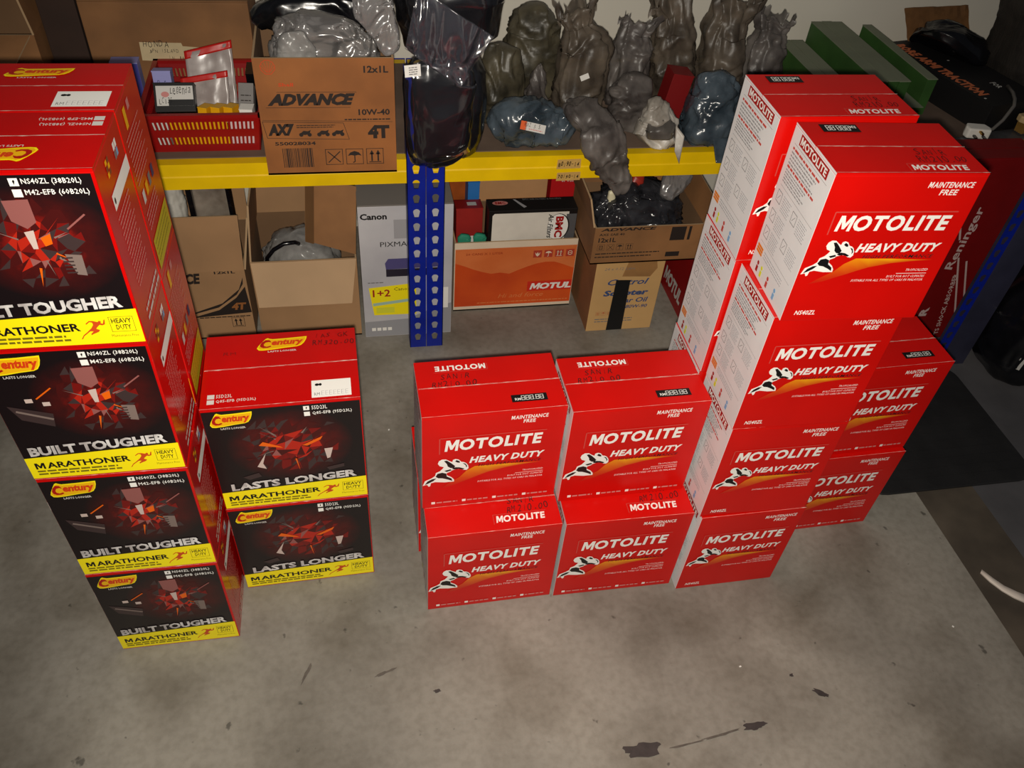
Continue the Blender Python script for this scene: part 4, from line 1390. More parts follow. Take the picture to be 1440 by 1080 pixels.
# ------------------------------------------------------------------ red slotted basket and what it holds
t = thing('plastic_basket', 'dark red slotted plastic basket of small packets on the shelf', 'basket', (-0.45, 0.18, DZ))
b = MB()
bx0, bx1, by0, by1, bz1 = -0.552, -0.340, 0.058, 0.2985, 0.615
gx = 0.010                       # walls lean outwards by this much
def wall_pt(side, u, z):
    k = (z - DZ) / (bz1 - DZ) * gx
    if side == 'front':
        return Vector((bx0 - k + (bx1 - bx0 + 2 * k) * u, by0 - k, z))
    if side == 'back':
        return Vector((bx0 - k + (bx1 - bx0 + 2 * k) * u, by1 + k, z))
    if side == 'left':
        return Vector((bx0 - k, by0 - k + (by1 - by0 + 2 * k) * u, z))
    return Vector((bx1 + k, by0 - k + (by1 - by0 + 2 * k) * u, z))
for side, inward in (('front', Vector((0, 0.003, 0))), ('back', Vector((0, -0.003, 0))), ('left', Vector((0.003, 0, 0))), ('right', Vector((-0.003, 0, 0)))):
    def strip(u0, u1, z0, z1):
        P = [wall_pt(side, u0, z0), wall_pt(side, u1, z0), wall_pt(side, u1, z1), wall_pt(side, u0, z1)]
        k = len(b.v)
        b.v += [tuple(p) for p in P] + [tuple(p + inward) for p in P]
        for f in ((0, 1, 2, 3), (7, 6, 5, 4), (0, 4, 5, 1), (1, 5, 6, 2), (2, 6, 7, 3), (3, 7, 4, 0)):
            b.f.append(tuple(k + a for a in f)); b.mi.append(b.slot(BASKET))
    strip(0, 1, DZ, 0.5455); strip(0, 1, 0.5635, 0.5800); strip(0, 1, 0.5985, bz1)
    for za, zb in ((0.5455, 0.5635), (0.5800, 0.5985)):
        n = 24
        strip(0, 0.06, za, zb); strip(0.94, 1, za, zb)
        for i in range(n):
            u = 0.06 + 0.88 * i / n
            strip(u, u + 0.88 / n * 0.5, za, zb)
b.box((bx0, by0, DZ), (bx1, by1, DZ + 0.003), BASKET)
shift(b, -local(t)).build('body', t)
b = MB()
k = gx
rimp = [(bx0 - k, by0 - k), (bx1 + k, by0 - k), (bx1 + k, by1 + k), (bx0 - k, by1 + k)]
for (xa, ya), (xb, yb) in zip(rimp, rimp[1:] + rimp[:1]):
    b.box((min(xa, xb) - 0.005, min(ya, yb) - 0.005, bz1 - 0.006), (max(xa, xb) + 0.005, max(ya, yb) + 0.005, bz1 + 0.001), BASKET)
shift(b, -local(t)).build('rim', t)

def small_box(name, label, cat, loc, size, rot, mt, mts=None, prints=None, group=None, bevel=0.0008):
    """small carton with a lid line; loc = base centre, rot = euler degrees; prints(b, size) draws on the local front/top"""
    o = thing(name, label, cat, loc, group=group)
    o.rotation_euler = tuple(math.radians(a) for a in rot)
    w, d, h = size
    b = MB()
    b.box((-w / 2, -d / 2, 0), (w / 2, d / 2, h), mt, mts)
    b.build('body', o, bevel=bevel)
    b = MB()
    e = 0.0006
    b.box((-w / 2 - e, -d / 2 - e, h * 0.985), (w / 2 + e, d / 2 + e, h + e), (mts or {}).get('top', mt))
    b.build('lid', o)
    if prints:
        b = MB()
        prints(b, w, d, h)
        if b.cuts:
            b.build_sections(o)
        else:
            b.build('print', o)
    return o
GS = 'small packets in the red basket'
LILAC = M('lilac_card', (150, 150, 206), 0.5, vary=0.1, scale=20)
def pr(b, w, d, h):
    F = Face((-w / 2, -d / 2, 0), (1, 0, 0), (0, 0, 1), (0, -1, 0))
    b.hand(F, 'CL', w * 0.2, h * 0.68, w * 0.45, h * 0.86, NAVY, 1, 3)
    b.hand(F, 'SW', w * 0.55, h * 0.66, w * 0.85, h * 0.82, NAVY, 1, 5)
    b.disc(F, w * 0.42, h * 0.45, w * 0.22, w * 0.2, REDINK, 1)
    b.disc(F, w * 0.42, h * 0.45, w * 0.13, w * 0.12, LILAC, 2)
small_box('parts_box', 'tall lilac parts box with blue handwriting in the red basket', 'box', (-0.5285, 0.166, 0.5362), (0.036, 0.03, 0.112), (-12, 0, 0), LILAC, None, pr, GS)
small_box('parts_box', 'lilac parts box standing on the shelf next to the red basket', 'box', (-0.615, 0.262, DZ), (0.055, 0.03, 0.105), (0, 0, 0), LILAC, {'front': M('blue_violet_card', (70, 70, 150), 0.5)}, None)
def pr(b, w, d, h):
    F = Face((-w / 2, -d / 2, 0), (1, 0, 0), (0, 0, 1), (0, -1, 0))
    b.rect(F, w * 0.06, h * 0.2, w * 0.97, h * 0.9, OFFWHITE, 1)
    b.hand(F, 'Legenda', w * 0.4, h * 0.62, w * 0.92, h * 0.85, BLACK, 2, 3)
    b.hand(F, 'LC135', w * 0.12, h * 0.28, w * 0.45, h * 0.48, BLACK, 2, 4)
    b.rect(F, w * 0.35, h * 0.2, w * 0.97, h * 0.42, BLACK, 2)
    b.disc(F, w * 0.28, h * 0.6, w * 0.1, h * 0.1, PALERED, 2)
small_box('parts_box', 'black parts box with white handwritten label in the red basket', 'box', (-0.4980, 0.0935, 0.5975), (0.078, 0.024, 0.056), (-38, 0, 0), BLACK, None, pr, GS)
# zip pouches: flat crumpled bags with a red zip band
def pouch(label, x, y, z, w, h, lean, rz, seed):
    root = thing('zip_pouch', label, 'pouch', (x, y, z), math.radians(rz), GS)
    def C(u, v, off=0.0):
        a = math.radians(lean)
        return Vector((u * w - w / 2, v * h * math.sin(a) - off * math.cos(a) + 0.012 * math.sin(math.pi * u), v * h * math.cos(a) + off * math.sin(a) * 0))
    b = MB()
    sheet(b, [C(0, 0), C(1, 0), C(1, 1), C(0, 0.86)], seed, M('pouch_film', (190, 180, 176), 0.25, alpha=0.9, rgb2=(150, 138, 134), scale=20), amp=0.004, thick=0.006)
    b.build('film', root, smooth=True)
    b = MB()
    sheet(b, [C(-0.01, 0.80, 0.004), C(1.01, 0.94, 0.004), C(1.01, 1.04, 0.004), C(-0.01, 0.9, 0.004)], seed + 1, M('red_zip', (190, 26, 18), 0.35), amp=0.002, nu=16, nv=4, thick=0.003)
    b.build('zip_band', root, smooth=True)
    b = MB()
    o_ = C(0.12, 0.15, 0.0075)
    FF2 = Face(o_, (C(0.9, 0.15) - C(0.12, 0.15)).normalized(), (C(0.12, 0.8) - C(0.12, 0.15)).normalized(), (C(0.9, 0.15) - C(0.12, 0.15)).cross(C(0.12, 0.8) - C(0.12, 0.15)).normalized())
    b.rect(FF2, 0, 0, w * 0.72, h * 0.55, OFFWHITE, 3)
    for i in range(6):
        b.dashes(FF2, w * 0.06, w * 0.66, h * (0.06 + 0.075 * i), h * 0.02, GREYINK if i < 5 else REDINK, 4, seed=seed + i)
    b.build('card', root)
    return root
pouch('larger clear zip pouch with red band in the red basket', -0.436, 0.178, 0.5340, 0.096, 0.160, 24, 0, 21)
pouch('smaller clear zip pouch with red band, before the larger one in the basket', -0.446, 0.120, 0.5340, 0.094, 0.126, 24, -4, 25)
YB = M('amber_yellow_card', (232, 168, 10), 0.4, vary=0.1, scale=30)
for i, (x, y, rz) in enumerate(((-0.4405, 0.0845, 20), (-0.4155, 0.0845, 20), (-0.3905, 0.0845, 20))):
    small_box('bulb_box', 'small amber yellow box lying in the red basket, %s' % ('under the handwritten black box', 'between two others', 'next to the grey box')[i], 'box', (x, y, 0.5935), (0.0185, 0.032, 0.021), (-10, 0, -rz), YB, {'top': GOLD}, None, 'amber bulb boxes in the red basket', bevel=0.0006)
def pr(b, w, d, h):
    F = Face((-w / 2, -d / 2, h), (1, 0, 0), (0, 1, 0), (0, 0, 1))
    for i in range(4):
        b.dashes(F, w * 0.15, w * 0.85, d * (0.35 + 0.12 * i), 0.002, KINK, 3, seed=i + 3)
GREYC = M('grey_card', (132, 128, 126), 0.5, vary=0.1, scale=30)
small_box('parts_box', 'long grey parts box with white end in the red basket', 'box', (-0.3655, 0.172, 0.5680), (0.030, 0.090, 0.024), (50, 0, -6), GREYC, {'front': WHITE}, pr, GS)
small_box('parts_box', 'white parts box under the grey one in the red basket', 'box', (-0.3590, 0.0850, 0.5905), (0.026, 0.026, 0.022), (0, 0, -6), WHITE, None, None, GS)
small_box('parts_box', 'black parts box at the oil carton end of the red basket', 'box', (-0.3570, 0.255, 0.5340), (0.02, 0.06, 0.085), (0, 0, 0), BLACKPL, None, None, GS)
small_box('parts_box', 'white parts box at the bottom of the red basket', 'box', (-0.5310, 0.085, 0.5340), (0.03, 0.036, 0.055), (0, 0, 0), OFFWHITE, None, None, GS)
small_box('parts_box', 'wide amber box lying at the bottom of the red basket', 'box', (-0.4565, 0.085, 0.5340), (0.112, 0.036, 0.055), (0, 0, 0), YB, None, None, GS)
small_box('parts_box', 'pale pink box lying at the bottom of the red basket', 'box', (-0.3735, 0.085, 0.5340), (0.050, 0.036, 0.055), (0, 0, 0), M('pale_pink_card', (214, 190, 190), 0.5), None, None, GS)

# ------------------------------------------------------------------ black goods in clear film by the post
b = MB()
loft_bag(b, [(0.068, 0.062, DZ, 0.045, 0.045), (0.066, 0.050, 0.565, 0.054, 0.060), (0.066, 0.050, 0.625, 0.056, 0.062), (0.067, 0.060, 0.695, 0.052, 0.056), (0.070, 0.070, 0.732, 0.036, 0.036)], 31, P_BLACK, amp=0.007, floor_z=DZ, f1=9)
loft_bag(b, [(0.040, -0.028, 0.553, 0.034, 0.016), (0.030, -0.036, 0.578, 0.055, 0.021), (0.030, -0.036, 0.650, 0.060, 0.021), (0.030, -0.034, 0.715, 0.062, 0.018), (0.035, -0.030, 0.752, 0.050, 0.012)], 32, P_BLACK, amp=0.006, f1=9)
pf = MB()
loft_bag(pf, [(0.068, 0.060, DZ + 0.002, 0.050, 0.052), (0.066, 0.050, 0.570, 0.060, 0.068), (0.066, 0.050, 0.635, 0.062, 0.070), (0.068, 0.060, 0.705, 0.058, 0.062), (0.070, 0.070, 0.742, 0.036, 0.036)], 33, P_WRAP, amp=0.008, floor_z=DZ + 0.002, f1=8)
loft_bag(pf, [(0.036, -0.032, 0.542, 0.038, 0.016), (0.022, -0.040, 0.572, 0.064, 0.025), (0.022, -0.040, 0.650, 0.068, 0.025), (0.024, -0.038, 0.720, 0.070, 0.021), (0.032, -0.034, 0.760, 0.056, 0.013)], 34, P_WRAP, amp=0.009, f1=8)
soft('wrapped_part', 'black glossy part in clear film standing beside the blue post', 'part', b, [('film', pf)])
b = MB()
loft_bag(b, [(0.062, 0.070, 0.747, 0.045, 0.040), (0.050, 0.060, 0.785, 0.080, 0.065), (0.050, 0.055, 0.86, 0.092, 0.080), (0.06, 0.06, 0.93, 0.075, 0.07), (0.06, 0.07, 0.97, 0.03, 0.03)], 35, P_BLACK, amp=0.009, f1=9)
pf = MB()
loft_bag(pf, [(0.062, 0.068, 0.745, 0.048, 0.044), (0.050, 0.055, 0.785, 0.090, 0.080), (0.048, 0.050, 0.86, 0.104, 0.094), (0.06, 0.06, 0.95, 0.085, 0.085)], 37, P_WRAP, amp=0.010, f1=8, flare=0.04)
pc = MB()
sheet(pc, [(-0.045, -0.068, 0.795), (0.058, -0.080, 0.722), (0.120, -0.064, 0.815), (-0.02, -0.056, 0.900)], 41, film('grey_film_corner', (130, 130, 144), 0.08, 0.16), amp=0.016, nu=44, nv=44, f1=11, thick=0.0006)
pl = MB()
FL = Face((-0.046, -0.072, 0.742), (1, 0.0, 0.1), (-0.05, 0.1, 1), (0, -1, 0.1))
pl.rect(FL, 0, 0, 0.030, 0.022, WHITE, 1)
for i in range(4):
    pl.dashes(FL, 0.008, 0.024, 0.004 + i * 0.004, 0.0018, GREYINK, 2, seed=i)
soft('wrapped_part', 'black part in clear film lying on top of another by the blue post', 'part', b, [('film', pf), ('film_corner', pc), ('label', pl)])
b = MB()
loft_bag(b, [(-0.066, -0.030, 0.7715, 0.012, 0.007), (-0.078, -0.028, 0.808, 0.024, 0.010), (-0.098, -0.018, 0.850, 0.032, 0.012), (-0.105, 0.0, 0.900, 0.032, 0.016)], 39, P_HAZY, amp=0.010, f1=16)
soft('plastic_bag', 'clear film sleeve drooping between the oil carton and the black wrapped parts', 'plastic bag', b, group=GB)

# ------------------------------------------------------------------ dusty bagged parts along the shelf
def part_in(b, x, y, z, w, d, h, seed, mt):
    """the dark machine part that shows through a bag"""
    loft_bag(b, [(x, y, z, w * 0.8, d * 0.8), (x + w * 0.1, y, z + h * 0.4, w, d), (x - w * 0.1, y, z + h * 0.8, w * 0.7, d * 0.7), (x, y, z + h, w * 0.3, d * 0.3)], seed, mt, amp=0.006, nu=20, nv=14, boxy=0.5)
INNER = M('dark_machine_part', (40, 38, 38), 0.4, vary=0.4, scale=20)
def bag(label, st, seed, mt, amp=0.019, f1=16, inner=True, flare=0.0, parts=(), floor=DZ, boxy=0.75, name='plastic_bag', nu=66, ragged=0.0):
    b = MB()
    loft_bag(b, st, seed, mt, amp=amp, f1=f1, floor_z=floor, flare=flare, boxy=boxy, nu=nu, ragged=ragged, close_top=ragged == 0)
    ps = list(parts)
    if inner:
        x = sum(s[0] for s in st[:3]) / 3
        y = sum(s[1] for s in st[:3]) / 3
        q = MB()
        part_in(q, x, y, floor + 0.006, min(s[3] for s in st[:2]) * 0.6, min(s[4] for s in st[:2]) * 0.6, (st[-1][2] - floor) * 0.5, seed + 50, INNER)
        ps.append(('bagged_part', q))
    return soft(name, label, 'plastic bag', b, ps, GB)
bag('dusty olive bag next to the black wrapped parts', [(0.188, 0.175, DZ, 0.042, 0.036), (0.188, 0.175, 0.58, 0.046, 0.042), (0.186, 0.178, 0.65, 0.044, 0.040), (0.19, 0.185, 0.698, 0.030, 0.028)], 61, P_OLIVE)
bag('low dusty grey bag between the olive bag and the blue-grey labelled bag', [(0.263, 0.148, DZ, 0.024, 0.020), (0.263, 0.148, 0.58, 0.028, 0.024), (0.264, 0.148, 0.640, 0.026, 0.022), (0.266, 0.150, 0.672, 0.014, 0.012)], 62, P_GREY)
bag('dusty olive bag with a rounded top against the wall', [(0.285, 0.325, DZ, 0.058, 0.05), (0.285, 0.325, 0.60, 0.066, 0.056), (0.282, 0.322, 0.68, 0.058, 0.050), (0.274, 0.32, 0.738, 0.030, 0.03)], 63, P_OLIVE)
pl = MB()
FL = Face((0.352, 0.112, 0.648), (0.82, 0.0, 0.35), (-0.35, 0.3, 0.82), (0.1, -1, 0.3))
pl.rect(FL, 0, 0, 0.022, 0.012, OFFWHITE, 1)
bag('tall brown-grey bag with a folded-over top and small white tag', [(0.366, 0.185, DZ, 0.050, 0.048), (0.366, 0.182, 0.60, 0.055, 0.054), (0.370, 0.185, 0.69, 0.052, 0.046), (0.354, 0.195, 0.735, 0.030, 0.022), (0.340, 0.20, 0.775, 0.042, 0.02)], 64, P_DUST, parts=[('label', pl)], flare=0.2, ragged=0.03)
pl = MB()
FL = Face((0.200, 0.0090, 0.592), (0.95, 0.02, -0.24), (0.22, 0.45, 0.86), (0.0, -1, 0.5))
pl.rect(FL, 0, 0, 0.014, 0.018, M('orange_red_label', (216, 90, 34), 0.5), 2)
pl.rect(FL, 0.012, 0, 0.058, 0.018, OFFWHITE, 2)
pl.hand(FL, 'RXZ 5 S', 0.008, 0.008, 0.046, 0.016, BLACK, 3, 6)
pl.dashes(FL, 0.02, 0.052, 0.003, 0.002, PALERED, 3, seed=4)
bag('blue-grey glossy bag with an orange and white label at the shelf edge', [(0.152, 0.064, 0.562, 0.018, 0.030), (0.172, 0.064, 0.575, 0.032, 0.044), (0.24, 0.062, 0.580, 0.038, 0.050), (0.300, 0.060, 0.570, 0.034, 0.042), (0.330, 0.056, 0.553, 0.018, 0.022)], 65, P_BLUE, amp=0.016, f1=19, parts=[('label', pl)], inner=False)
bag('grey plastic sleeve hanging over the yellow beam', [(0.328, 0.078, 0.618, 0.020, 0.012), (0.340, 0.034, 0.622, 0.036, 0.018), (0.365, -0.030, 0.600, 0.042, 0.018), (0.395, -0.040, 0.545, 0.043, 0.017), (0.420, -0.034, 0.495, 0.030, 0.013), (0.432, -0.030, 0.452, 0.015, 0.009)], 66, P_GREY, amp=0.013, f1=19, inner=False, floor=0.40)
bag('grey-brown bag with a twisted top behind the torn white pack', [(0.495, 0.235, DZ, 0.046, 0.038), (0.495, 0.232, 0.60, 0.050, 0.042), (0.495, 0.232, 0.67, 0.044, 0.036), (0.495, 0.235, 0.705, 0.024, 0.018), (0.508, 0.24, 0.738, 0.036, 0.014)], 67, P_GREY, flare=0.25, ragged=0.028)
bag('rumpled grey bag at the shelf edge beside the hanging sleeve', [(0.480, 0.130, DZ, 0.038, 0.024), (0.482, 0.128, 0.570, 0.044, 0.028), (0.482, 0.132, 0.622, 0.042, 0.026), (0.484, 0.140, 0.655, 0.026, 0.016)], 68, P_GREY)
b = MB()
loft_bag(b, [(0.500, 0.045, DZ, 0.040, 0.022), (0.518, 0.048, 0.548, 0.048, 0.028), (0.522, 0.054, 0.580, 0.042, 0.026), (0.515, 0.064, 0.612, 0.022, 0.014), (0.51, 0.072, 0.628, 0.008, 0.006)], 69, P_WHITE, amp=0.012, f1=24, floor_z=DZ)
q = MB()
loft_bag(q, [(0.525, 0.030, 0.552, 0.034, 0.014), (0.525, 0.032, 0.572, 0.036, 0.018), (0.515, 0.050, 0.596, 0.02, 0.014)], 70, plastic('grey_film_window', (110, 104, 98), 0.25, 1.0, (70, 66, 62)), amp=0.007, nu=24, nv=14, f1=30)
q2 = MB()
sheet(q2, [(0.557, 0.004, 0.534), (0.570, -0.007, 0.508), (0.574, 0.008, 0.568), (0.556, 0.026, 0.586)], 71, P_WHITE, amp=0.0015, nu=6, nv=8)
soft('torn_packet', 'torn white plastic packet at the shelf edge between grey bags', 'packet', b, [('film_window', q), ('torn_strip', q2)])
bag('large dark brown bag against the wall beside the twisted-top bag', [(0.620, 0.28, DZ, 0.046, 0.06), (0.617, 0.27, 0.62, 0.050, 0.06), (0.608, 0.27, 0.70, 0.046, 0.045), (0.600, 0.27, 0.735, 0.036, 0.030), (0.588, 0.28, 0.785, 0.056, 0.025)], 72, P_DUST, flare=0.2, ragged=0.045)
bag('large brown bag against the wall beside the green cartons\' bag', [(0.735, 0.27, DZ, 0.046, 0.06), (0.735, 0.26, 0.62, 0.050, 0.062), (0.738, 0.27, 0.69, 0.048, 0.045), (0.745, 0.27, 0.725, 0.042, 0.030), (0.755, 0.28, 0.775, 0.058, 0.025)], 73, P_DUST, flare=0.2, ragged=0.045)
bag('grey crumpled bag beside the green cartons', [(0.860, 0.28, DZ, 0.042, 0.05), (0.858, 0.275, 0.60, 0.048, 0.05), (0.856, 0.28, 0.66, 0.044, 0.04), (0.860, 0.285, 0.69, 0.030, 0.022), (0.866, 0.29, 0.725, 0.044, 0.02)], 74, P_GREY, flare=0.2, ragged=0.025)
bag('blue-grey glossy bag at the shelf edge behind the tall red stack', [(0.662, 0.09, DZ, 0.056, 0.045), (0.662, 0.078, 0.56, 0.062, 0.054), (0.660, 0.09, 0.625, 0.054, 0.045), (0.650, 0.11, 0.668, 0.034, 0.03)], 75, P_BLUE, amp=0.018, f1=19)
b = MB()
sheet(b, [(0.655, -0.014, 0.512), (0.705, -0.014, 0.509), (0.712, 0.026, 0.552), (0.650, 0.026, 0.553)], 76, P_BLUE, amp=0.0025, nu=12, nv=10)
soft('plastic_scrap', 'small blue film scrap hanging at the deck edge', 'plastic scrap', b)
small_box('parts_box', 'dark red box tucked between the bags on the shelf', 'box', (0.585, 0.165, DZ + 0.0034), (0.05, 0.05, 0.115), (0, 8, 0), M('dark_red_card', (120, 12, 14), 0.5), None, None)
small_box('parts_box', 'dark red box tucked between grey bag and green cartons', 'box', (0.925, 0.20, DZ), (0.05, 0.05, 0.075), (0, 0, 8), MATS['dark_red_card'], None, None)

# ------------------------------------------------------------------ green cartons on the shelf
GTOP = M('dusty_green_card', (120, 126, 104), 0.8, vary=0.15, scale=12)
GSIDE = M('green_card', (54, 92, 40), 0.5, vary=0.35, scale=10)
GD = 'green cartons on edge on the shelf'
def pr(b, w, d, h):
    F = Face((-w / 2, -d / 2, 0), (1, 0, 0), (0, 0, 1), (0, -1, 0))
    b.rect(F, w * 0.2, h * 0.25, w * 0.8, h * 0.6, OFFWHITE, 1)
for lab, x, y, w, d, h in (
        ('low green carton next to the grey crumpled bag', 1.000, 0.31, 0.030, 0.29, 0.070),
        ('low green carton, second from the grey crumpled bag', 1.035, 0.31, 0.034, 0.29, 0.070),
        ('flattest green carton, lying in the gap before the tall three', 1.076, 0.32, 0.034, 0.30, 0.030),
        ('tall green carton, first of the three side by side', 1.114, 0.335, 0.028, 0.37, 0.094),
        ('tall green carton, middle one of the three side by side', 1.1445, 0.335, 0.028, 0.37, 0.095),
        ('tall green carton, last of the three side by side', 1.175, 0.335, 0.029, 0.37, 0.094),
        ('flat bright green carton with white end label among the tall ones', 1.217, 0.27, 0.050, 0.27, 0.034),
        ('tall green carton standing alone beside the black lettered box', 1.260, 0.335, 0.026, 0.34, 0.092)):
    small_box('green_carton', lab, 'carton', (x, y, DZ), (w, d, h), (0, 0, 0), GSIDE, {'top': GTOP}, pr if 'white' in lab else None, GD)

# ------------------------------------------------------------------ black lettered box and the clutter around it
def pr(b, w, d, h):
    T = Face((-w / 2, d / 2, h), (0, -1, 0), (1, 0, 0), (0, 0, 1))
    OR = M('dull_orange_ink', (206, 112, 70), 0.6)
    b.sec('lettering')
    b.text(T, 'BORE ARMI TRACTION', d * 0.05, w * 0.05, d * 0.86, w * 0.26, OR, 3, bold=0.055, res=1)
    b.sec('small_lettering')
    b.text(T, 'FOR', d * 0.72, w * 0.55, d * 0.80, w * 0.66, OFFWHITE, 3, bold=0.02, res=1)
    b.sec('white_specks')
    b.disc(T, d * 0.36, w * 0.52, 0.003, 0.004, OFFWHITE, 3, 8)
    b.disc(T, d * 0.90, w * 0.08, 0.003, 0.004, OFFWHITE, 3, 8)
small_box('parts_box', 'black box with large dull orange lettering lying on the shelf', 'box', (1.415, 0.268, DZ), (0.175, 0.385, 0.070), (0, 0, 12), M('black_card', (16, 15, 16), 0.55, vary=0.2), None, pr)
b = MB()
sheet(b, [(1.36, 0.447, 0.6005), (1.56, 0.467, 0.6005), (1.55, 0.515, 0.672), (1.35, 0.500, 0.668)], 81, M('dark_tan_card', (120, 80, 40), 0.8, vary=0.3), amp=0.006, thick=0.004)
soft('cardboard_piece', 'torn brown cardboard piece standing behind the black lettered box', 'cardboard', b, smooth=False)
b = MB()
loft_bag(b, [(1.42, 0.36, 0.601, 0.09, 0.075), (1.43, 0.365, 0.618, 0.10, 0.085), (1.44, 0.38, 0.640, 0.08, 0.06), (1.45, 0.39, 0.655, 0.04, 0.03)], 82, P_BLACK, amp=0.008, floor_z=0.6015)
soft('plastic_bag', 'black plastic bag resting on the black lettered box', 'plastic bag', b)
SACK = M('dark_woven_sack', (40, 34, 28), 0.8, vary=0.5, scale=40, bump=0.6, bscale=160, stretch=(1, 1, 0.25))
b = MB()
loft_bag(b, [(1.66, 0.30, DZ, 0.105, 0.10), (1.655, 0.30, 0.62, 0.125, 0.12), (1.65, 0.30, 0.74, 0.135, 0.12), (1.66, 0.30, 0.84, 0.10, 0.09)], 83, SACK, amp=0.012, floor_z=DZ, f1=8)
soft('woven_sack', 'dark woven sack standing at the end of the shelf', 'sack', b)
b = MB()
sheet(b, [(1.24, 0.012, 0.5325), (1.62, 0.030, 0.5325), (1.62, 0.108, 0.5345), (1.24, 0.026, 0.5335)], 84, plastic('grey_film_sheet', (92, 92, 94), 0.3, 0.9, (60, 58, 58)), amp=0.0018, nu=30, nv=12, f1=22)
soft('plastic_sheet', 'grey plastic sheet spread under the white plug on the shelf', 'plastic sheet', b)
# three-pin plug with its cable
t = thing('power_plug', 'white three-pin power plug lying on the grey plastic sheet', 'plug', (1.337, 0.038, 0.5352), math.radians(-12))
WP = M('white_plug_plastic', (226, 222, 214), 0.4)
b = MB()
b.extrude([Vector(p) for p in ((-0.027, -0.016, 0), (0.027, -0.016, 0), (0.030, 0.0, 0), (0.022, 0.018, 0), (-0.022, 0.018, 0), (-0.030, 0.0, 0))], (0, 0, 0.0015), (0, 0, 0.026), WP)
b.build('body', t, bevel=0.004)
for x, z in ((-0.011, 0.010), (0.011, 0.010), (0.0, 0.021)):
    b = MB()
    b.box((x - 0.003, -0.032, z - 0.002), (x + 0.003, -0.015, z + 0.002), BLACKPL if z < 0.015 else M('brass', (180, 140, 60), 0.3, metallic=1.0))
    b.build('pin', t)
b = MB()
b.tube([Matrix.Rotation(math.radians(12), 3, 'Z') @ (Vector(p) - t.location) for p in ((1.358, 0.040, 0.550), (1.378, 0.038, 0.553), (1.402, 0.046, 0.572), (1.424, 0.058, 0.602), (1.440, 0.082, 0.6075), (1.462, 0.120, 0.6060), (1.474, 0.160, 0.6055))], 0.0042, M('grey_cable', (96, 92, 88), 0.5), 8)
b.build('cable', t, smooth=True)
# brush
t = thing('hand_brush', 'wooden-backed hand brush beside the white plug on the shelf', 'brush', (1.515, 0.066, 0.5365), math.radians(12))
b = MB()
b.extrude([Vector(p) for p in ((-0.055, -0.014, 0), (0.055, -0.014, 0), (0.060, 0, 0), (0.055, 0.014, 0), (-0.055, 0.014, 0), (-0.060, 0, 0))], (0, 0, 0.026), (0, 0, 0.042), M('pale_wood', (196, 168, 122), 0.6, vary=0.2, scale=10, stretch=(1, 8, 8)))
b.build('block', t, bevel=0.003)
b = MB()
BR = M('amber_bristle', (120, 88, 30), 0.7)
for i in range(14):
    for j in range(4):
        x, y = -0.048 + i * 0.0074, -0.009 + j * 0.006
        b.tube([(x, y, 0.0265), (x + 0.001, y - 0.001, 0.012), (x + 0.003 * math.sin(i), y - 0.004, 0.0)], [0.0022, 0.0024, 0.0034], BR, 5)
o = b.build('bristles', t)
o['kind'] = 'stuff'

# ------------------------------------------------------------------ below the shelf, standing on the floor
# oil carton with flaps up
t = thing('oil_carton', 'brown 4T oil carton with flaps up on the floor under the shelf', 'carton', (-0.55, 0.19, 0))
L = -local(t)
b = MB()
tray(b, -0.682, -0.424, 0.082, 0.30, 0, 0.208, 0.004, CARD, CARD_IN, CARD_EDGE)
shift(b, L).build('body', t)
for q in ([(-0.682, 0.082, 0.208), (-0.424, 0.082, 0.208), (-0.418, 0.092, 0.352), (-0.680, 0.092, 0.352)],
          [(-0.424, 0.082, 0.208), (-0.424, 0.30, 0.208), (-0.400, 0.30, 0.345), (-0.400, 0.09, 0.345)],
          [(-0.424, 0.30, 0.208), (-0.682, 0.30, 0.208), (-0.682, 0.315, 0.345), (-0.424, 0.315, 0.345)]):
    b = MB()
    panel(b, q, 0.004, CARD, CARD_EDGE)
    shift(b, L).build('flap', t)
F = front_face(0.082)
b = MB()
b.sec('brand_lettering')
b.text(F, 'ADVANCE', -0.660, 0.172, -0.527, 0.203, KINK, 1, bold=0.05, shear=0.2)
b.sec('volume_lettering')
b.text(F, '12x1L', -0.494, 0.1985, -0.446, 0.2075, KINK, 1, bold=0.03)
b.sec('swoosh')
b.poly(F, [(-0.66, 0.075), (-0.56, 0.085), (-0.49, 0.110), (-0.445, 0.150), (-0.431, 0.186), (-0.4335, 0.166), (-0.452, 0.135), (-0.50, 0.098), (-0.57, 0.078)], KINK, 1)
b.poly(F, [(-0.66, 0.062), (-0.56, 0.072), (-0.50, 0.090), (-0.455, 0.125), (-0.430, 0.158), (-0.425, 0.078), (-0.52, 0.072)], KINK, 1)
b.text(F, '4T', -0.470, 0.088, -0.434, 0.110, CARD_S, 2, bold=0.05, shear=0.2)
b.sec('shipping_icons')
care_icons(b, F, -0.476, 0.034, 0.030, 0.006, KINK, ('up',))
b.dashes(F, -0.55, -0.43, 0.066, 0.003, KINK, 1, seed=5)
shift(b, L).build_sections(t)
b = MB()
loft_bag(b, [(-0.582, 0.13, 0.0045, 0.04, 0.025), (-0.580, 0.135, 0.20, 0.045, 0.03), (-0.576, 0.14, 0.37, 0.043, 0.03), (-0.574, 0.145, 0.43, 0.03, 0.02)], 91, plastic('white_foam_wrap', (206, 204, 196), 0.5, 1.0, (160, 156, 146)), amp=0.007, f1=26)
soft('foam_packet', 'white foam-wrapped packet in the 4T carton', 'packet', b)
b = MB()
sheet(b, [(-0.511, 0.122, 0.0045), (-0.436, 0.122, 0.0045), (-0.436, 0.150, 0.440), (-0.511, 0.150, 0.440)], 92, plastic('silver_film', (150, 140, 128), 0.2, 1.0, (96, 86, 76)), amp=0.005, f1=24, thick=0.02)
q = MB()
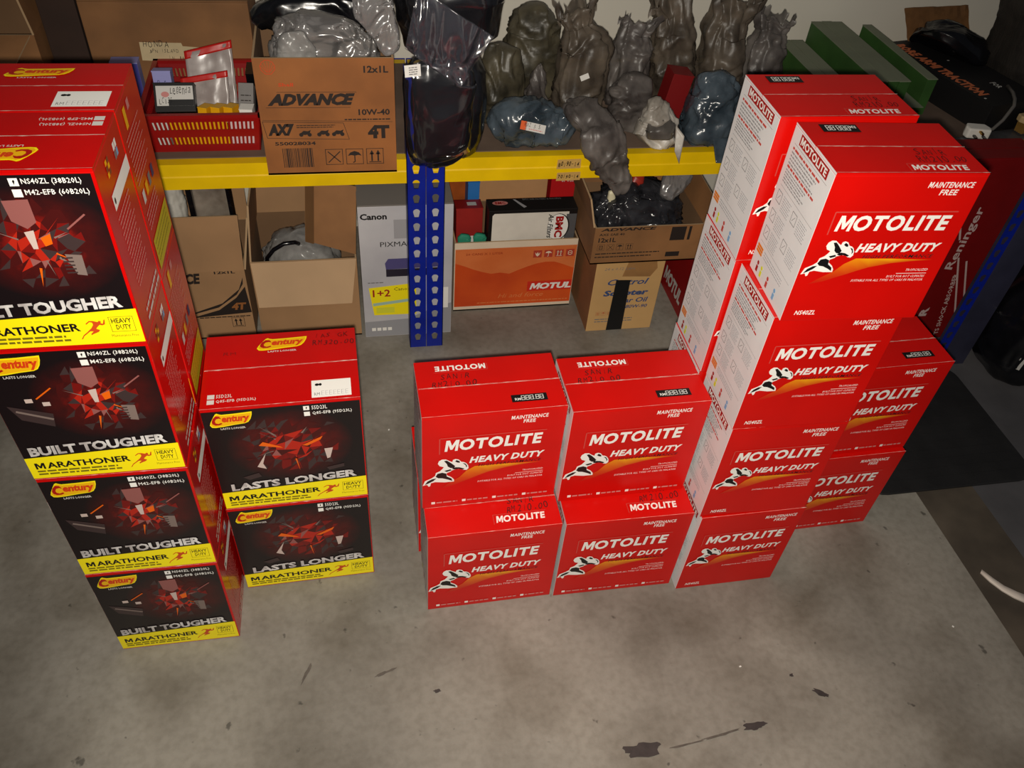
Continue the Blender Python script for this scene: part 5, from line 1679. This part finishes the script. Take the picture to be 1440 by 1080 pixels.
for xa, xb in ((-0.522, -0.510), (-0.437, -0.4295)):
    q.box((xa, 0.112, 0.0045), (xb, 0.150, 0.440), BLACKPL)
q.box((-0.522, 0.108, 0.318), (-0.4295, 0.120, 0.334), BLACKPL)
q2 = MB()
q2.box((-0.505, 0.1045, 0.322), (-0.440, 0.1082, 0.332), WHITE)
soft('film_packet', 'silver film packet in a black frame in the 4T carton', 'packet', b, [('frame', q), ('label', q2)])

# wide open carton with its front flap hanging
t = thing('open_carton', 'plain brown open carton with its front flap hanging, under the shelf', 'carton', (-0.28, 0.16, 0))
L = -local(t)
b = MB()
tray(b, -0.406, -0.160, 0.062, 0.28, 0, 0.240, 0.004, CARD, CARD_IN, CARD_EDGE)
shift(b, L).build('body', t, )
LIGHTCARD = M('pale_cardboard', (188, 154, 116), 0.75, vary=0.15, scale=6, bump=0.06)
for q, mt in (([(-0.404, 0.0605, 0.240), (-0.161, 0.0605, 0.240), (-0.178, 0.018, 0.140), (-0.396, 0.016, 0.142)], LIGHTCARD),
              ([(-0.406, 0.066, 0.240), (-0.402, 0.28, 0.240), (-0.388, 0.28, 0.385), (-0.392, 0.075, 0.385)], CARD_D),
              ([(-0.162, 0.276, 0.240), (-0.404, 0.276, 0.240), (-0.40, 0.300, 0.40), (-0.165, 0.300, 0.40)], CARD),
              ([(-0.276, 0.115, 0.262), (-0.160, 0.075, 0.244), (-0.148, 0.120, 0.400), (-0.262, 0.150, 0.412)], CARD_D)):
    b = MB()
    panel(b, q, 0.004, mt, CARD_EDGE)
    shift(b, L).build('flap', t)
b = MB()
panel(b, [(-0.2765, 0.1080, 0.262), (-0.257, 0.1010, 0.259), (-0.243, 0.1380, 0.409), (-0.2625, 0.1430, 0.412)], 0.0008, M('brown_packing_tape', (104, 74, 46), 0.3, vary=0.1))
shift(b, L).build('packing_tape', t)
b = MB()
loft_bag(b, [(-0.285, 0.165, 0.0045, 0.080, 0.065), (-0.285, 0.165, 0.08, 0.092, 0.072), (-0.290, 0.160, 0.16, 0.088, 0.070), (-0.305, 0.152, 0.215, 0.075, 0.060), (-0.32, 0.147, 0.255, 0.035, 0.03)], 94, P_MILK, amp=0.020, f1=18, floor_z=0.0045)
q = MB()
q.tube([(-0.372, 0.095, 0.205), (-0.368, 0.085, 0.235), (-0.350, 0.085, 0.258), (-0.325, 0.088, 0.272), (-0.300, 0.092, 0.272), (-0.292, 0.10, 0.262)], 0.005, BLACKPL, 8)
soft('plastic_bag', 'milky bag with a black strap inside the plain open carton', 'plastic bag', b, [('strap', q)])
# printer box
t = thing('printer_box', 'white and grey printer box behind the blue post, on the floor', 'box', (-0.04, 0.15, 0))
L = -local(t)
WB_ = M('grey_white_box', (196, 194, 196), 0.5, rgb2=(176, 174, 178), scale=6)
b = MB()
b.box((-0.151, 0.050, 0), (0.069, 0.255, 0.388), WB_, {'left': M('box_side_grey', (150, 146, 142), 0.55), 'top': M('shaded_box_top', (120, 114, 108), 0.8)})  # the beam's shadow is painted into the grey of the top
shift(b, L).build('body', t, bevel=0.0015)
for ya, yb in ((0.0505, 0.151), (0.1535, 0.2545)):
    b = MB()
    b.box((-0.1505, ya, 0.3885), (0.0685, yb, 0.391), MATS['shaded_box_top'])
    shift(b, L).build('top_flap', t)
F = front_face(0.050)
b = MB()
b.sec('brand_lettering')
b.text(F, 'Canon', -0.1460, 0.3535, -0.0850, 0.3700, BLACK, 1, bold=0.035)
b.sec('model_lettering')
b.text(F, 'PIXMA', -0.1030, 0.2780, -0.0400, 0.2915, BLACK, 1)
b.sec('printer_picture')
b.poly(F, [(-0.094, 0.230), (-0.086, 0.243), (0.03, 0.243), (0.045, 0.232), (0.045, 0.214), (-0.092, 0.212)], M('violet_grey_ink', (78, 72, 120), 0.4), 1)
b.rect(F, -0.092, 0.190, 0.044, 0.212, M('dark_plum_ink', (36, 30, 44), 0.4), 1)
b.sec('grey_band')
b.poly(F, [(-0.150, 0.002), (0.068, 0.002), (0.068, 0.10), (0.03, 0.09), (-0.04, 0.055), (-0.150, 0.050)], M('mid_grey_ink', (150, 150, 154), 0.5), 0)
b.sec('bottom_icons')
for i in range(4):
    b.rect(F, -0.134 + i * 0.0135, 0.020, -0.124 + i * 0.0135, 0.030, WHITE, 2)
b.dashes(F, -0.137, -0.100, 0.172, 0.003, GREYINK, 1, seed=3)
b.sec('grey_tape')
b.rect(F, -0.070, 0.300, 0.01, 0.352, M('grey_tape_film', (160, 158, 160), 0.2), 1)
b.sec('offer_sticker')
b.poly(F, [(-0.136, 0.158), (-0.02, 0.168), (-0.02, 0.070), (-0.126, 0.072)], YELLOW, 2)
b.text(F, '1+2', -0.127, 0.130, -0.084, 0.152, REDINK, 3, bold=0.02)
b.poly(F, [(-0.128, 0.110), (-0.022, 0.122), (-0.022, 0.113), (-0.127, 0.101)], M('mint_ink', (160, 190, 170), 0.5), 3)
b.text(F, 'Canon', -0.075, 0.147, -0.035, 0.157, BLACK, 3, res=1)
b.rect(F, -0.12, 0.078, -0.075, 0.096, LIME, 3)
b.sec('side_sticker')
b.rect(F, 0.045, 0.085, 0.060, 0.150, WHITE, 2)
shift(b, L).build_sections(t)

# orange oil tray box
t = thing('oil_carton', 'orange MOTUL carton with open top on the floor under the shelf', 'carton', (0.245, 0.23, 0))
L = -local(t)
MO = M('orange_red_print', (214, 84, 24), 0.5, rgb2=(190, 62, 16), scale=6)
MO2 = M('pale_orange_print', (222, 126, 70), 0.5, rgb2=(206, 104, 50), scale=7)
CREAMW = M('cream_card', (226, 206, 180), 0.6, vary=0.1, scale=12)
b = MB()
tray(b, 0.086, 0.408, 0.135, 0.33, 0, 0.219, 0.004, CREAMW, CARD_IN, CARD_EDGE)
shift(b, L).build('body', t)
F = front_face(0.135)
b = MB()
b.sec('orange_print')
b.rect(F, 0.088, 0.014, 0.407, 0.200, MO, 0)
pts = [(0.088, 0.200), (0.407, 0.200), (0.407, 0.128)]
rg = random.Random(4)
for i in range(14):
    x = 0.40 - i * 0.024
    pts.append((max(0.088, x), 0.128 + 0.022 * math.sin(i * 0.55) + 0.004 * rg.random() + 0.012 * (i > 7)))
pts.append((0.088, 0.158))
b.poly(F, pts, MO2, 1)
b.sec('volume_lettering')
b.text(F, '20 CANS X 1 LITER', 0.115, 0.1805, 0.212, 0.1875, M('rust_ink', (160, 60, 24), 0.5), 2, bold=0.02, res=1)
b.sec('shipping_icons')
care_icons(b, F, 0.292, 0.1650, 0.0225, 0.0065, CREAMW, ('hand', 'umbrella', 'up', 'other'), 2, plate=M('brick_red_ink', (176, 60, 40), 0.5))
b.sec('brand_lettering')
b.rect(F, 0.284, 0.056, 0.406, 0.088, M('signal_red_ink', (206, 40, 20), 0.5), 2)
b.text(F, 'MOTUL', 0.291, 0.0610, 0.4055, 0.0815, WHITE, 3, bold=0.05, shear=0.2)
b.sec('line_lettering')
b.text(F, 'Hi and force', 0.206, 0.0375, 0.330, 0.0515, MO2, 2, shear=0.3)
b.dashes(F, 0.15, 0.40, 0.022, 0.0035, MO2, 2, seed=8)
shift(b, L).build_sections(t)
# filter box inside it
t = thing('filter_box', 'black and white BMC air filter box in the orange carton', 'box', (0.285, 0.19, 0.005))
L = -local(t)
b = MB()
b.box((0.172, 0.150, 0.005), (0.400, 0.205, 0.300), BLACK, {'top': M('black_gloss_card', (30, 28, 28), 0.35)})
shift(b, L).build('body', t, bevel=0.001)
F = front_face(0.150)
b = MB()
b.sec('white_panel')
b.poly(F, [(0.181, 0.0), (0.378, 0.0), (0.378, 0.292), (0.186, 0.292), (0.181, 0.286)], M('dirty_white_card', (222, 216, 204), 0.6, vary=0.15, scale=14), 0)
b.rect(F, 0.372, 0.0, 0.3985, 0.285, M('dark_grey_gloss', (84, 84, 86), 0.2), 1)
b.sec('brand_oval')
b.disc(F, 0.3535, 0.2475, 0.0290, 0.0395, BLACK, 2, 24)
b.disc(F, 0.3520, 0.2475, 0.0270, 0.0380, WHITE, 3, 24)
V = Face((0.344, 0.150, 0.279), (0, 0, -1), (1, 0, 0), (0, -1, 0))
b.text(V, 'BMC', 0.0, 0.0005, 0.063, 0.0215, REDINK, 5, bold=0.05)
b.text(V, 'Air Filters', -0.008, -0.0190, 0.064, -0.0050, BLACK, 5, bold=0.02, shear=0.3)
b.sec('top_lettering')
T = Face((0, 0, 0.300), (1, 0, 0), (0, 1, 0), (0, 0, 1))
b.disc(T, 0.205, 0.185, 0.020, 0.010, PALERED, 1, 18)
b.text(T, 'BMC', 0.192, 0.179, 0.218, 0.191, REDINK, 2, bold=0.03, res=1)
b.text(T, 'BMC AIR FILTERS & RACING', 0.265, 0.195, 0.365, 0.202, GREYINK, 1, res=1)
b.poly(T, [(0.240, 0.200), (0.246, 0.200), (0.270, 0.165), (0.262, 0.160)], PALEINK, 1)
shift(b, L).build_sections(t)
GO = 'odds and ends in the orange carton'
def pr(b, w, d, h):
    F = Face((-w / 2, -d / 2, 0), (1, 0, 0), (0, 0, 1), (0, -1, 0))
    b.sec('end_label')
    b.rect(F, w * 0.55, h * 0.45, w * 1.0, h * 0.72, OFFWHITE, 1)
    b.text(F, 'Lifun', w * 0.62, h * 0.52, w * 0.95, h * 0.63, NAVY, 2, bold=0.03, shear=0.3, res=1)
    b.sec('top_label')
    T = Face((-w / 2, -d / 2, h), (1, 0, 0), (0, 1, 0), (0, 0, 1))
    b.rect(T, w * 0.45, d * 0.3, w * 0.8, d * 0.7, OFFWHITE, 3)
small_box('parts_box', 'red parts box with white labels in the orange carton', 'box', (0.130, 0.188, 0.0078), (0.068, 0.05, 0.272), (-7, 0, 0), M('brick_red_card', (150, 26, 20), 0.5, vary=0.2), None, pr, GO)
small_box('parts_box', 'blue card box wedged behind the red one in the orange carton', 'box', (0.150, 0.290, 0.0045), (0.030, 0.05, 0.31), (0, 0, 0), M('bright_blue_card', (40, 110, 180), 0.5), None, None, GO)
for i, x in enumerate((0.1115, 0.1510)):
    b = MB()
    loft_bag(b, [(x, 0.1470, 0.0045, 0.012, 0.004), (x, 0.1475, 0.205, 0.016, 0.005), (x, 0.1485, 0.2255, 0.0175, 0.007), (x + 0.002, 0.149, 0.237, 0.011, 0.006)], 96 + i, M('teal_cloth', (30, 128, 100), 0.7), amp=0.0015, nu=22, nv=14, f1=30)
    soft('rubber_glove', ('teal rubber glove beside the printer box, in the orange carton', 'teal rubber glove beside the filter box, in the orange carton')[i], 'glove', b, group=GO)
# boxes behind the orange carton
t = thing('parts_carton', 'plain brown carton with a white edge behind the orange carton', 'carton', (0.265, 0.42, 0))
b = MB()
b.box((0.172, 0.345, 0), (0.366, 0.50, 0.40), M('tan_card', (190, 142, 96), 0.7, vary=0.1), {'left': CREAMW})
shift(b, -local(t)).build('body', t, bevel=0.002)
b = MB()
b.box((0.165, 0.3445, 0.0), (0.1725, 0.350, 0.40), CREAMW)
shift(b, -local(t)).build('edge_strip', t)
def pr(b, w, d, h):
    F = Face((w / 2 - 0.004, -d / 2, h - 0.02), (0, 0, -1), (-1, 0, 0), (0, -1, 0))
    F = Face((-w / 2 + w, -d / 2, h), (0, 0, -1), (1, 0, 0), (0, -1, 0))
    for i, s_ in enumerate(('MADE', 'COMP', 'PARTS')):
        b.text(F, s_, 0.085, -0.020 - i * 0.012, 0.125, -0.011 - i * 0.012, OFFWHITE, 2, bold=0.02, res=1)
small_box('parts_box', 'red box with sideways white lettering behind the orange carton', 'box', (0.412, 0.375, 0), (0.072, 0.06, 0.385), (0, 0, 0), M('bright_red_card', (190, 20, 24), 0.5), None, pr)
small_box('parts_box', 'rusty orange box behind the printer box', 'box', (0.115, 0.39, 0), (0.09, 0.10, 0.36), (0, 0, 6), M('rusty_orange_card', (176, 84, 20), 0.6, vary=0.5, scale=14), None, None)

# gear-oil carton and the carton on top of it
t = thing('oil_carton', 'pale brown gear-oil carton with a black tape strip on the floor', 'carton', (0.515, 0.13, 0))
L = -local(t)
b = MB()
CC = M('pale_tan_card', (206, 164, 106), 0.7, vary=0.12, scale=7)
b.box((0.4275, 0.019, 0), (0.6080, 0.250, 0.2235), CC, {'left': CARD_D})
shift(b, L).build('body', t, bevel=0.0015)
for ya, yb in ((0.0195, 0.134), (0.136, 0.2495)):
    b = MB()
    b.box((0.428, ya, 0.2235), (0.6075, yb, 0.2255), CC)
    shift(b, L).build('top_flap', t)
F = front_face(0.019)
b = MB()
b.sec('brand_lettering')
CB = M('faded_blue_ink', (60, 78, 120), 0.6)
b.text(F, 'Castrol', 0.4650, 0.1510, 0.5745, 0.1700, CB, 1, bold=0.02, shear=0.3)
b.text(F, 'Scooter', 0.4585, 0.1160, 0.5800, 0.1350, CB, 1, bold=0.045, shear=0.15)
b.text(F, 'Gear Oil', 0.4900, 0.0920, 0.5830, 0.1080, CB, 1, bold=0.025, shear=0.2)
b.text(F, '80W-90', 0.5250, 0.0730, 0.5850, 0.0840, CB, 1, bold=0.02, shear=0.2)
b.sec('pack_lettering')
b.text(F, '24 x 0.12 Litre', 0.450, 0.1990, 0.530, 0.2070, GREYINK, 1, shear=0.2, res=1)
b.sec('shipping_icons')
care_icons(b, F, 0.447, 0.053, 0.012, 0.003, M('dull_red_ink', (180, 80, 50), 0.6), ('other', 'umbrella', 'other'), 1)
b.dashes(F, 0.447, 0.55, 0.038, 0.003, GREYINK, 1, seed=2)
b.dashes(F, 0.447, 0.55, 0.030, 0.003, GREYINK, 1, seed=3)
b.sec('black_tape')
b.poly(F, [(0.4835, 0.001), (0.5270, 0.001), (0.5240, 0.166), (0.4860, 0.168)], M('black_cloth_tape', (12, 12, 12), 0.6), 2)
b.sec('water_stain')
b.poly(F, [(0.50, 0.178), (0.575, 0.174), (0.59, 0.20), (0.585, 0.222), (0.51, 0.222)], M('stained_tan_card', (160, 116, 66), 0.75, vary=0.2), 0)
shift(b, L).build_sections(t)
t = thing('open_carton', 'brown oil carton full of black plastic bags on the gear-oil carton', 'carton', (0.54, 0.11, 0.2255))
L = -local(t)
b = MB()
tray(b, 0.406, 0.685, 0.012, 0.225, 0.2256, 0.331, 0.004, CARD_D, CARD_IN, CARD_EDGE)
shift(b, L).build('body', t)
for q in ([(0.406, 0.225, 0.331), (0.406, 0.016, 0.331), (0.392, 0.03, 0.400), (0.392, 0.225, 0.410)], [(0.681, 0.016, 0.331), (0.681, 0.225, 0.331), (0.70, 0.225, 0.40), (0.70, 0.03, 0.39)], [(0.685, 0.221, 0.331), (0.406, 0.221, 0.331), (0.406, 0.235, 0.42), (0.685, 0.235, 0.42)]):
    b = MB()
    panel(b, q, 0.004, CARD_D, CARD_EDGE)
    shift(b, L).build('flap', t)
F = front_face(0.012)
b = MB()
b.sec('brand_lettering')
b.text(F, 'ADVANCE', 0.420, 0.3215, 0.560, 0.3300, KINK, 1, bold=0.04, shear=0.2)
b.text(F, 'AX5 SAE 40', 0.418, 0.3085, 0.482, 0.3155, KINK, 1, bold=0.02, res=1)
b.text(F, '12x1L', 0.418, 0.2900, 0.462, 0.3030, KINK, 1, bold=0.03)
b.sec('shipping_icons')
care_icons(b, F, 0.418, 0.2660, 0.0180, 0.0060, KINK, ('other', 'x', 'umbrella', 'up'))
b.dashes(F, 0.415, 0.58, 0.2550, 0.003, KINK, 1, seed=2)
b.dashes(F, 0.415, 0.56, 0.2450, 0.003, KINK, 1, seed=3)
b.sec('black_patches')
b.rect(F, 0.600, 0.2880, 0.638, 0.3270, KINK, 1)
b.rect(F, 0.645, 0.2880, 0.652, 0.3270, KINK, 1)
b.sec('black_patch')
b.rect(F, 0.598, 0.2400, 0.634, 0.2540, KINK, 1)
shift(b, L).build_sections(t)
b = MB()
loft_bag(b, [(0.535, 0.112, 0.2305, 0.105, 0.070), (0.535, 0.112, 0.28, 0.112, 0.076), (0.535, 0.112, 0.325, 0.112, 0.076), (0.540, 0.118, 0.370, 0.090, 0.058), (0.545, 0.12, 0.398, 0.045, 0.03)], 101, P_SMOKE, amp=0.024, f1=27, nu=110, nv=60, boxy=0.6, floor_z=0.2300)
soft('plastic_bag', 'black crumpled plastic bag in the carton on the gear-oil carton', 'plastic bag', b)
b = MB()
loft_bag(b, [(0.592, 0.062, 0.372, 0.014, 0.008), (0.608, 0.082, 0.395, 0.028, 0.012), (0.630, 0.108, 0.418, 0.034, 0.014), (0.655, 0.140, 0.440, 0.020, 0.010)], 103, P_HAZY, amp=0.010, f1=15)
soft('plastic_bag', 'smoky film lying over the black bag in the upper carton', 'plastic bag', b)
b = MB()
loft_bag(b, [(0.460, 0.085, 0.334, 0.007, 0.006), (0.457, 0.081, 0.370, 0.011, 0.009), (0.453, 0.078, 0.393, 0.007, 0.006)], 104, M('ivory_plastic', (222, 214, 180), 0.4), amp=0.001, nu=16, nv=10)
soft('bottle_cap', 'ivory cap poking out of the black bag', 'cap', b)
b = MB()
loft_bag(b, [(0.515, 0.10, 0.392, 0.012, 0.010), (0.525, 0.105, 0.405, 0.018, 0.012), (0.535, 0.11, 0.418, 0.008, 0.006)], 105, M('dull_red_plastic', (150, 40, 26), 0.4), amp=0.002, nu=18, nv=10)
soft('plastic_piece', 'dull red plastic piece poking out of the black bag', 'plastic piece', b)
t = thing('oil_carton', 'dark red MOTUL carton on the floor behind the gear-oil carton', 'carton', (0.82, 0.17, 0))
L = -local(t)
DR = M('deep_red_card', (150, 14, 16), 0.5, vary=0.1)
b = MB()
b.box((0.700, 0.040, 0), (0.930, 0.300, 0.20), DR)
shift(b, L).build('body', t, bevel=0.0015)
for ya, yb in ((0.0405, 0.169), (0.171, 0.2995)):
    b = MB()
    b.box((0.7005, ya, 0.20), (0.9295, yb, 0.2025), DR)
    shift(b, L).build('top_flap', t)
F = Face((0.700, 0.300, 0), (0, -1, 0), (0, 0, 1), (-1, 0, 0))
b = MB()
b.text(F, 'MOTUL', 0.10, 0.030, 0.235, 0.075, OFFWHITE, 1, bold=0.05, shear=0.15)
shift(b, L).build('brand_lettering', t)

# ------------------------------------------------------------------ shock-absorber carton, mat, bin bag, scrap
t = thing('shock_absorber_carton', 'tall dark red shock absorber carton standing against the yellow beam', 'carton', (1.24, -0.055, 0))
L = -local(t)
b = MB()
b.box((1.062, -0.100, 0), (1.424, -0.010, 0.552), M('maroon_card', (126, 10, 12), 0.5, vary=0.12), {'right': CARD})
shift(b, L).build('body', t, bevel=0.002)
for ya, yb in ((-0.0995, -0.056), (-0.054, -0.0105)):
    b = MB()
    b.box((1.0625, ya, 0.552), (1.4235, yb, 0.5545), MATS['maroon_card'])
    shift(b, L).build('top_flap', t)
b = MB()
PW = M('pinkish_white_ink', (206, 180, 176), 0.5)
V = Face((0, -0.100, 0), (0, 0, 1), (-1, 0, 0), (0, -1, 0))      # reads upwards
b.sec('brand_lettering')
b.text(V, 'Reninger', 0.238, -1.345, 0.425, -1.315, PW, 2, bold=0.02, shear=0.1)
b.sec('white_lines')
F = front_face(-0.100)
b.line(F, [(1.275, 0.50), (1.281, 0.408), (1.315, 0.330)], 0.005, PW, 1)
b.line(F, [(1.340, 0.275), (1.424, 0.085)], 0.005, PW, 1)
b.line(F, [(1.369, 0.263), (1.424, 0.140)], 0.005, PW, 1)
b.sec('product_lettering')
V2 = Face((1.405, -0.100, 0.015), Vector((-0.19, 0, 0.98)), Vector((-0.98, 0, -0.19)), (0, -1, 0))
b.text(V2, 'TS SHOCK ABSORBER', 0.0, 0.0, 0.215, 0.013, PW, 2, bold=0.02, res=1)
b.sec('initial')
b.text(V, 'R', 0.085, -1.335, 0.115, -1.312, PW, 2, bold=0.05)
shift(b, L).build_sections(t)

t = thing('rubber_mat', 'black rubber floor mat beside the red cartons', 'mat', (1.16, -0.40, 0))
b = MB()
pts = []
r = 0.05
for cx, cy, a0 in ((0.165, -0.155, -90), (0.165, 0.138, 0), (-0.175, 0.138, 90), (-0.175, -0.155, 180)):
    for i in range(6):
        a = math.radians(a0 + i * 18)
        pts.append(Vector((cx + r * math.cos(a), cy + r * math.sin(a), 0)))
b.extrude(pts, (0, 0, 0.0005), (0, 0, 0.006), RUBBER)
b.build('sheet', t, bevel=0.002)
b = MB()
for i in range(14):
    y = -0.17 + i * 0.026
    b.box((-0.19, y, 0.0055), (0.185, y + 0.003, 0.0068), RUBBER)
o = b.build('ribs', t)
o['kind'] = 'stuff'

b = MB()
loft_bag(b, [(1.58, -0.23, 0.0, 0.10, 0.08), (1.57, -0.23, 0.08, 0.130, 0.10), (1.56, -0.22, 0.20, 0.120, 0.10), (1.55, -0.19, 0.30, 0.08, 0.07), (1.56, -0.18, 0.36, 0.03, 0.03)], 111, P_BLACK, amp=0.016, f1=9, floor_z=0.0005)
q = MB()
sheet(q, [(1.462, -0.3135, 0.080), (1.478, -0.3185, 0.075), (1.480, -0.3185, 0.112), (1.464, -0.3135, 0.115)], 112, OFFWHITE, amp=0.001, nu=4, nv=4)
soft('bin_bag', 'black bin bag on the floor beside the dark slate strip', 'bin bag', b, [('label', q)])
b = MB()
pts = [(1.083, -0.820, 0.004), (1.092, -0.842, 0.005), (1.106, -0.864, 0.004), (1.123, -0.882, 0.005), (1.150, -0.902, 0.0045)]
k = len(b.v)
for i, p in enumerate(pts):
    wv = 0.006 + 0.0015 * i
    b.v += [(p[0] - wv * 0.7, p[1] - wv * 0.7, 0.0006), (p[0] + wv * 0.7, p[1] + wv * 0.7, 0.0006), (p[0] + wv * 0.5, p[1] + wv * 0.5, p[2]), (p[0] - wv * 0.5, p[1] - wv * 0.5, p[2])]
sl = b.slot(M('pale_plastic', (220, 208, 196), 0.5))
for i in range(len(pts) - 1):
    for j in range(4):
        b.f.append((i * 4 + j, i * 4 + (j + 1) % 4, i * 4 + 4 + (j + 1) % 4, i * 4 + 4 + j)); b.mi.append(sl)
b.f += [(3, 2, 1, 0), (16, 17, 18, 19)]
b.mi += [sl, sl]
soft('plastic_strip', 'pale plastic strip lying on the floor joint', 'plastic strip', b)
for i, (x, y) in enumerate(((0.509, -0.742), (-0.115, -0.28), (0.95, -0.93), (0.49, -0.95))):
    b = MB()
    b.box((-0.0018, -0.0012, 0), (0.002, 0.0013, 0.0012), WHITE)
    o = b.build('floor_speck', floor, loc=(x, y, 0.0))
    o.rotation_euler = (0, 0, i * 1.1)
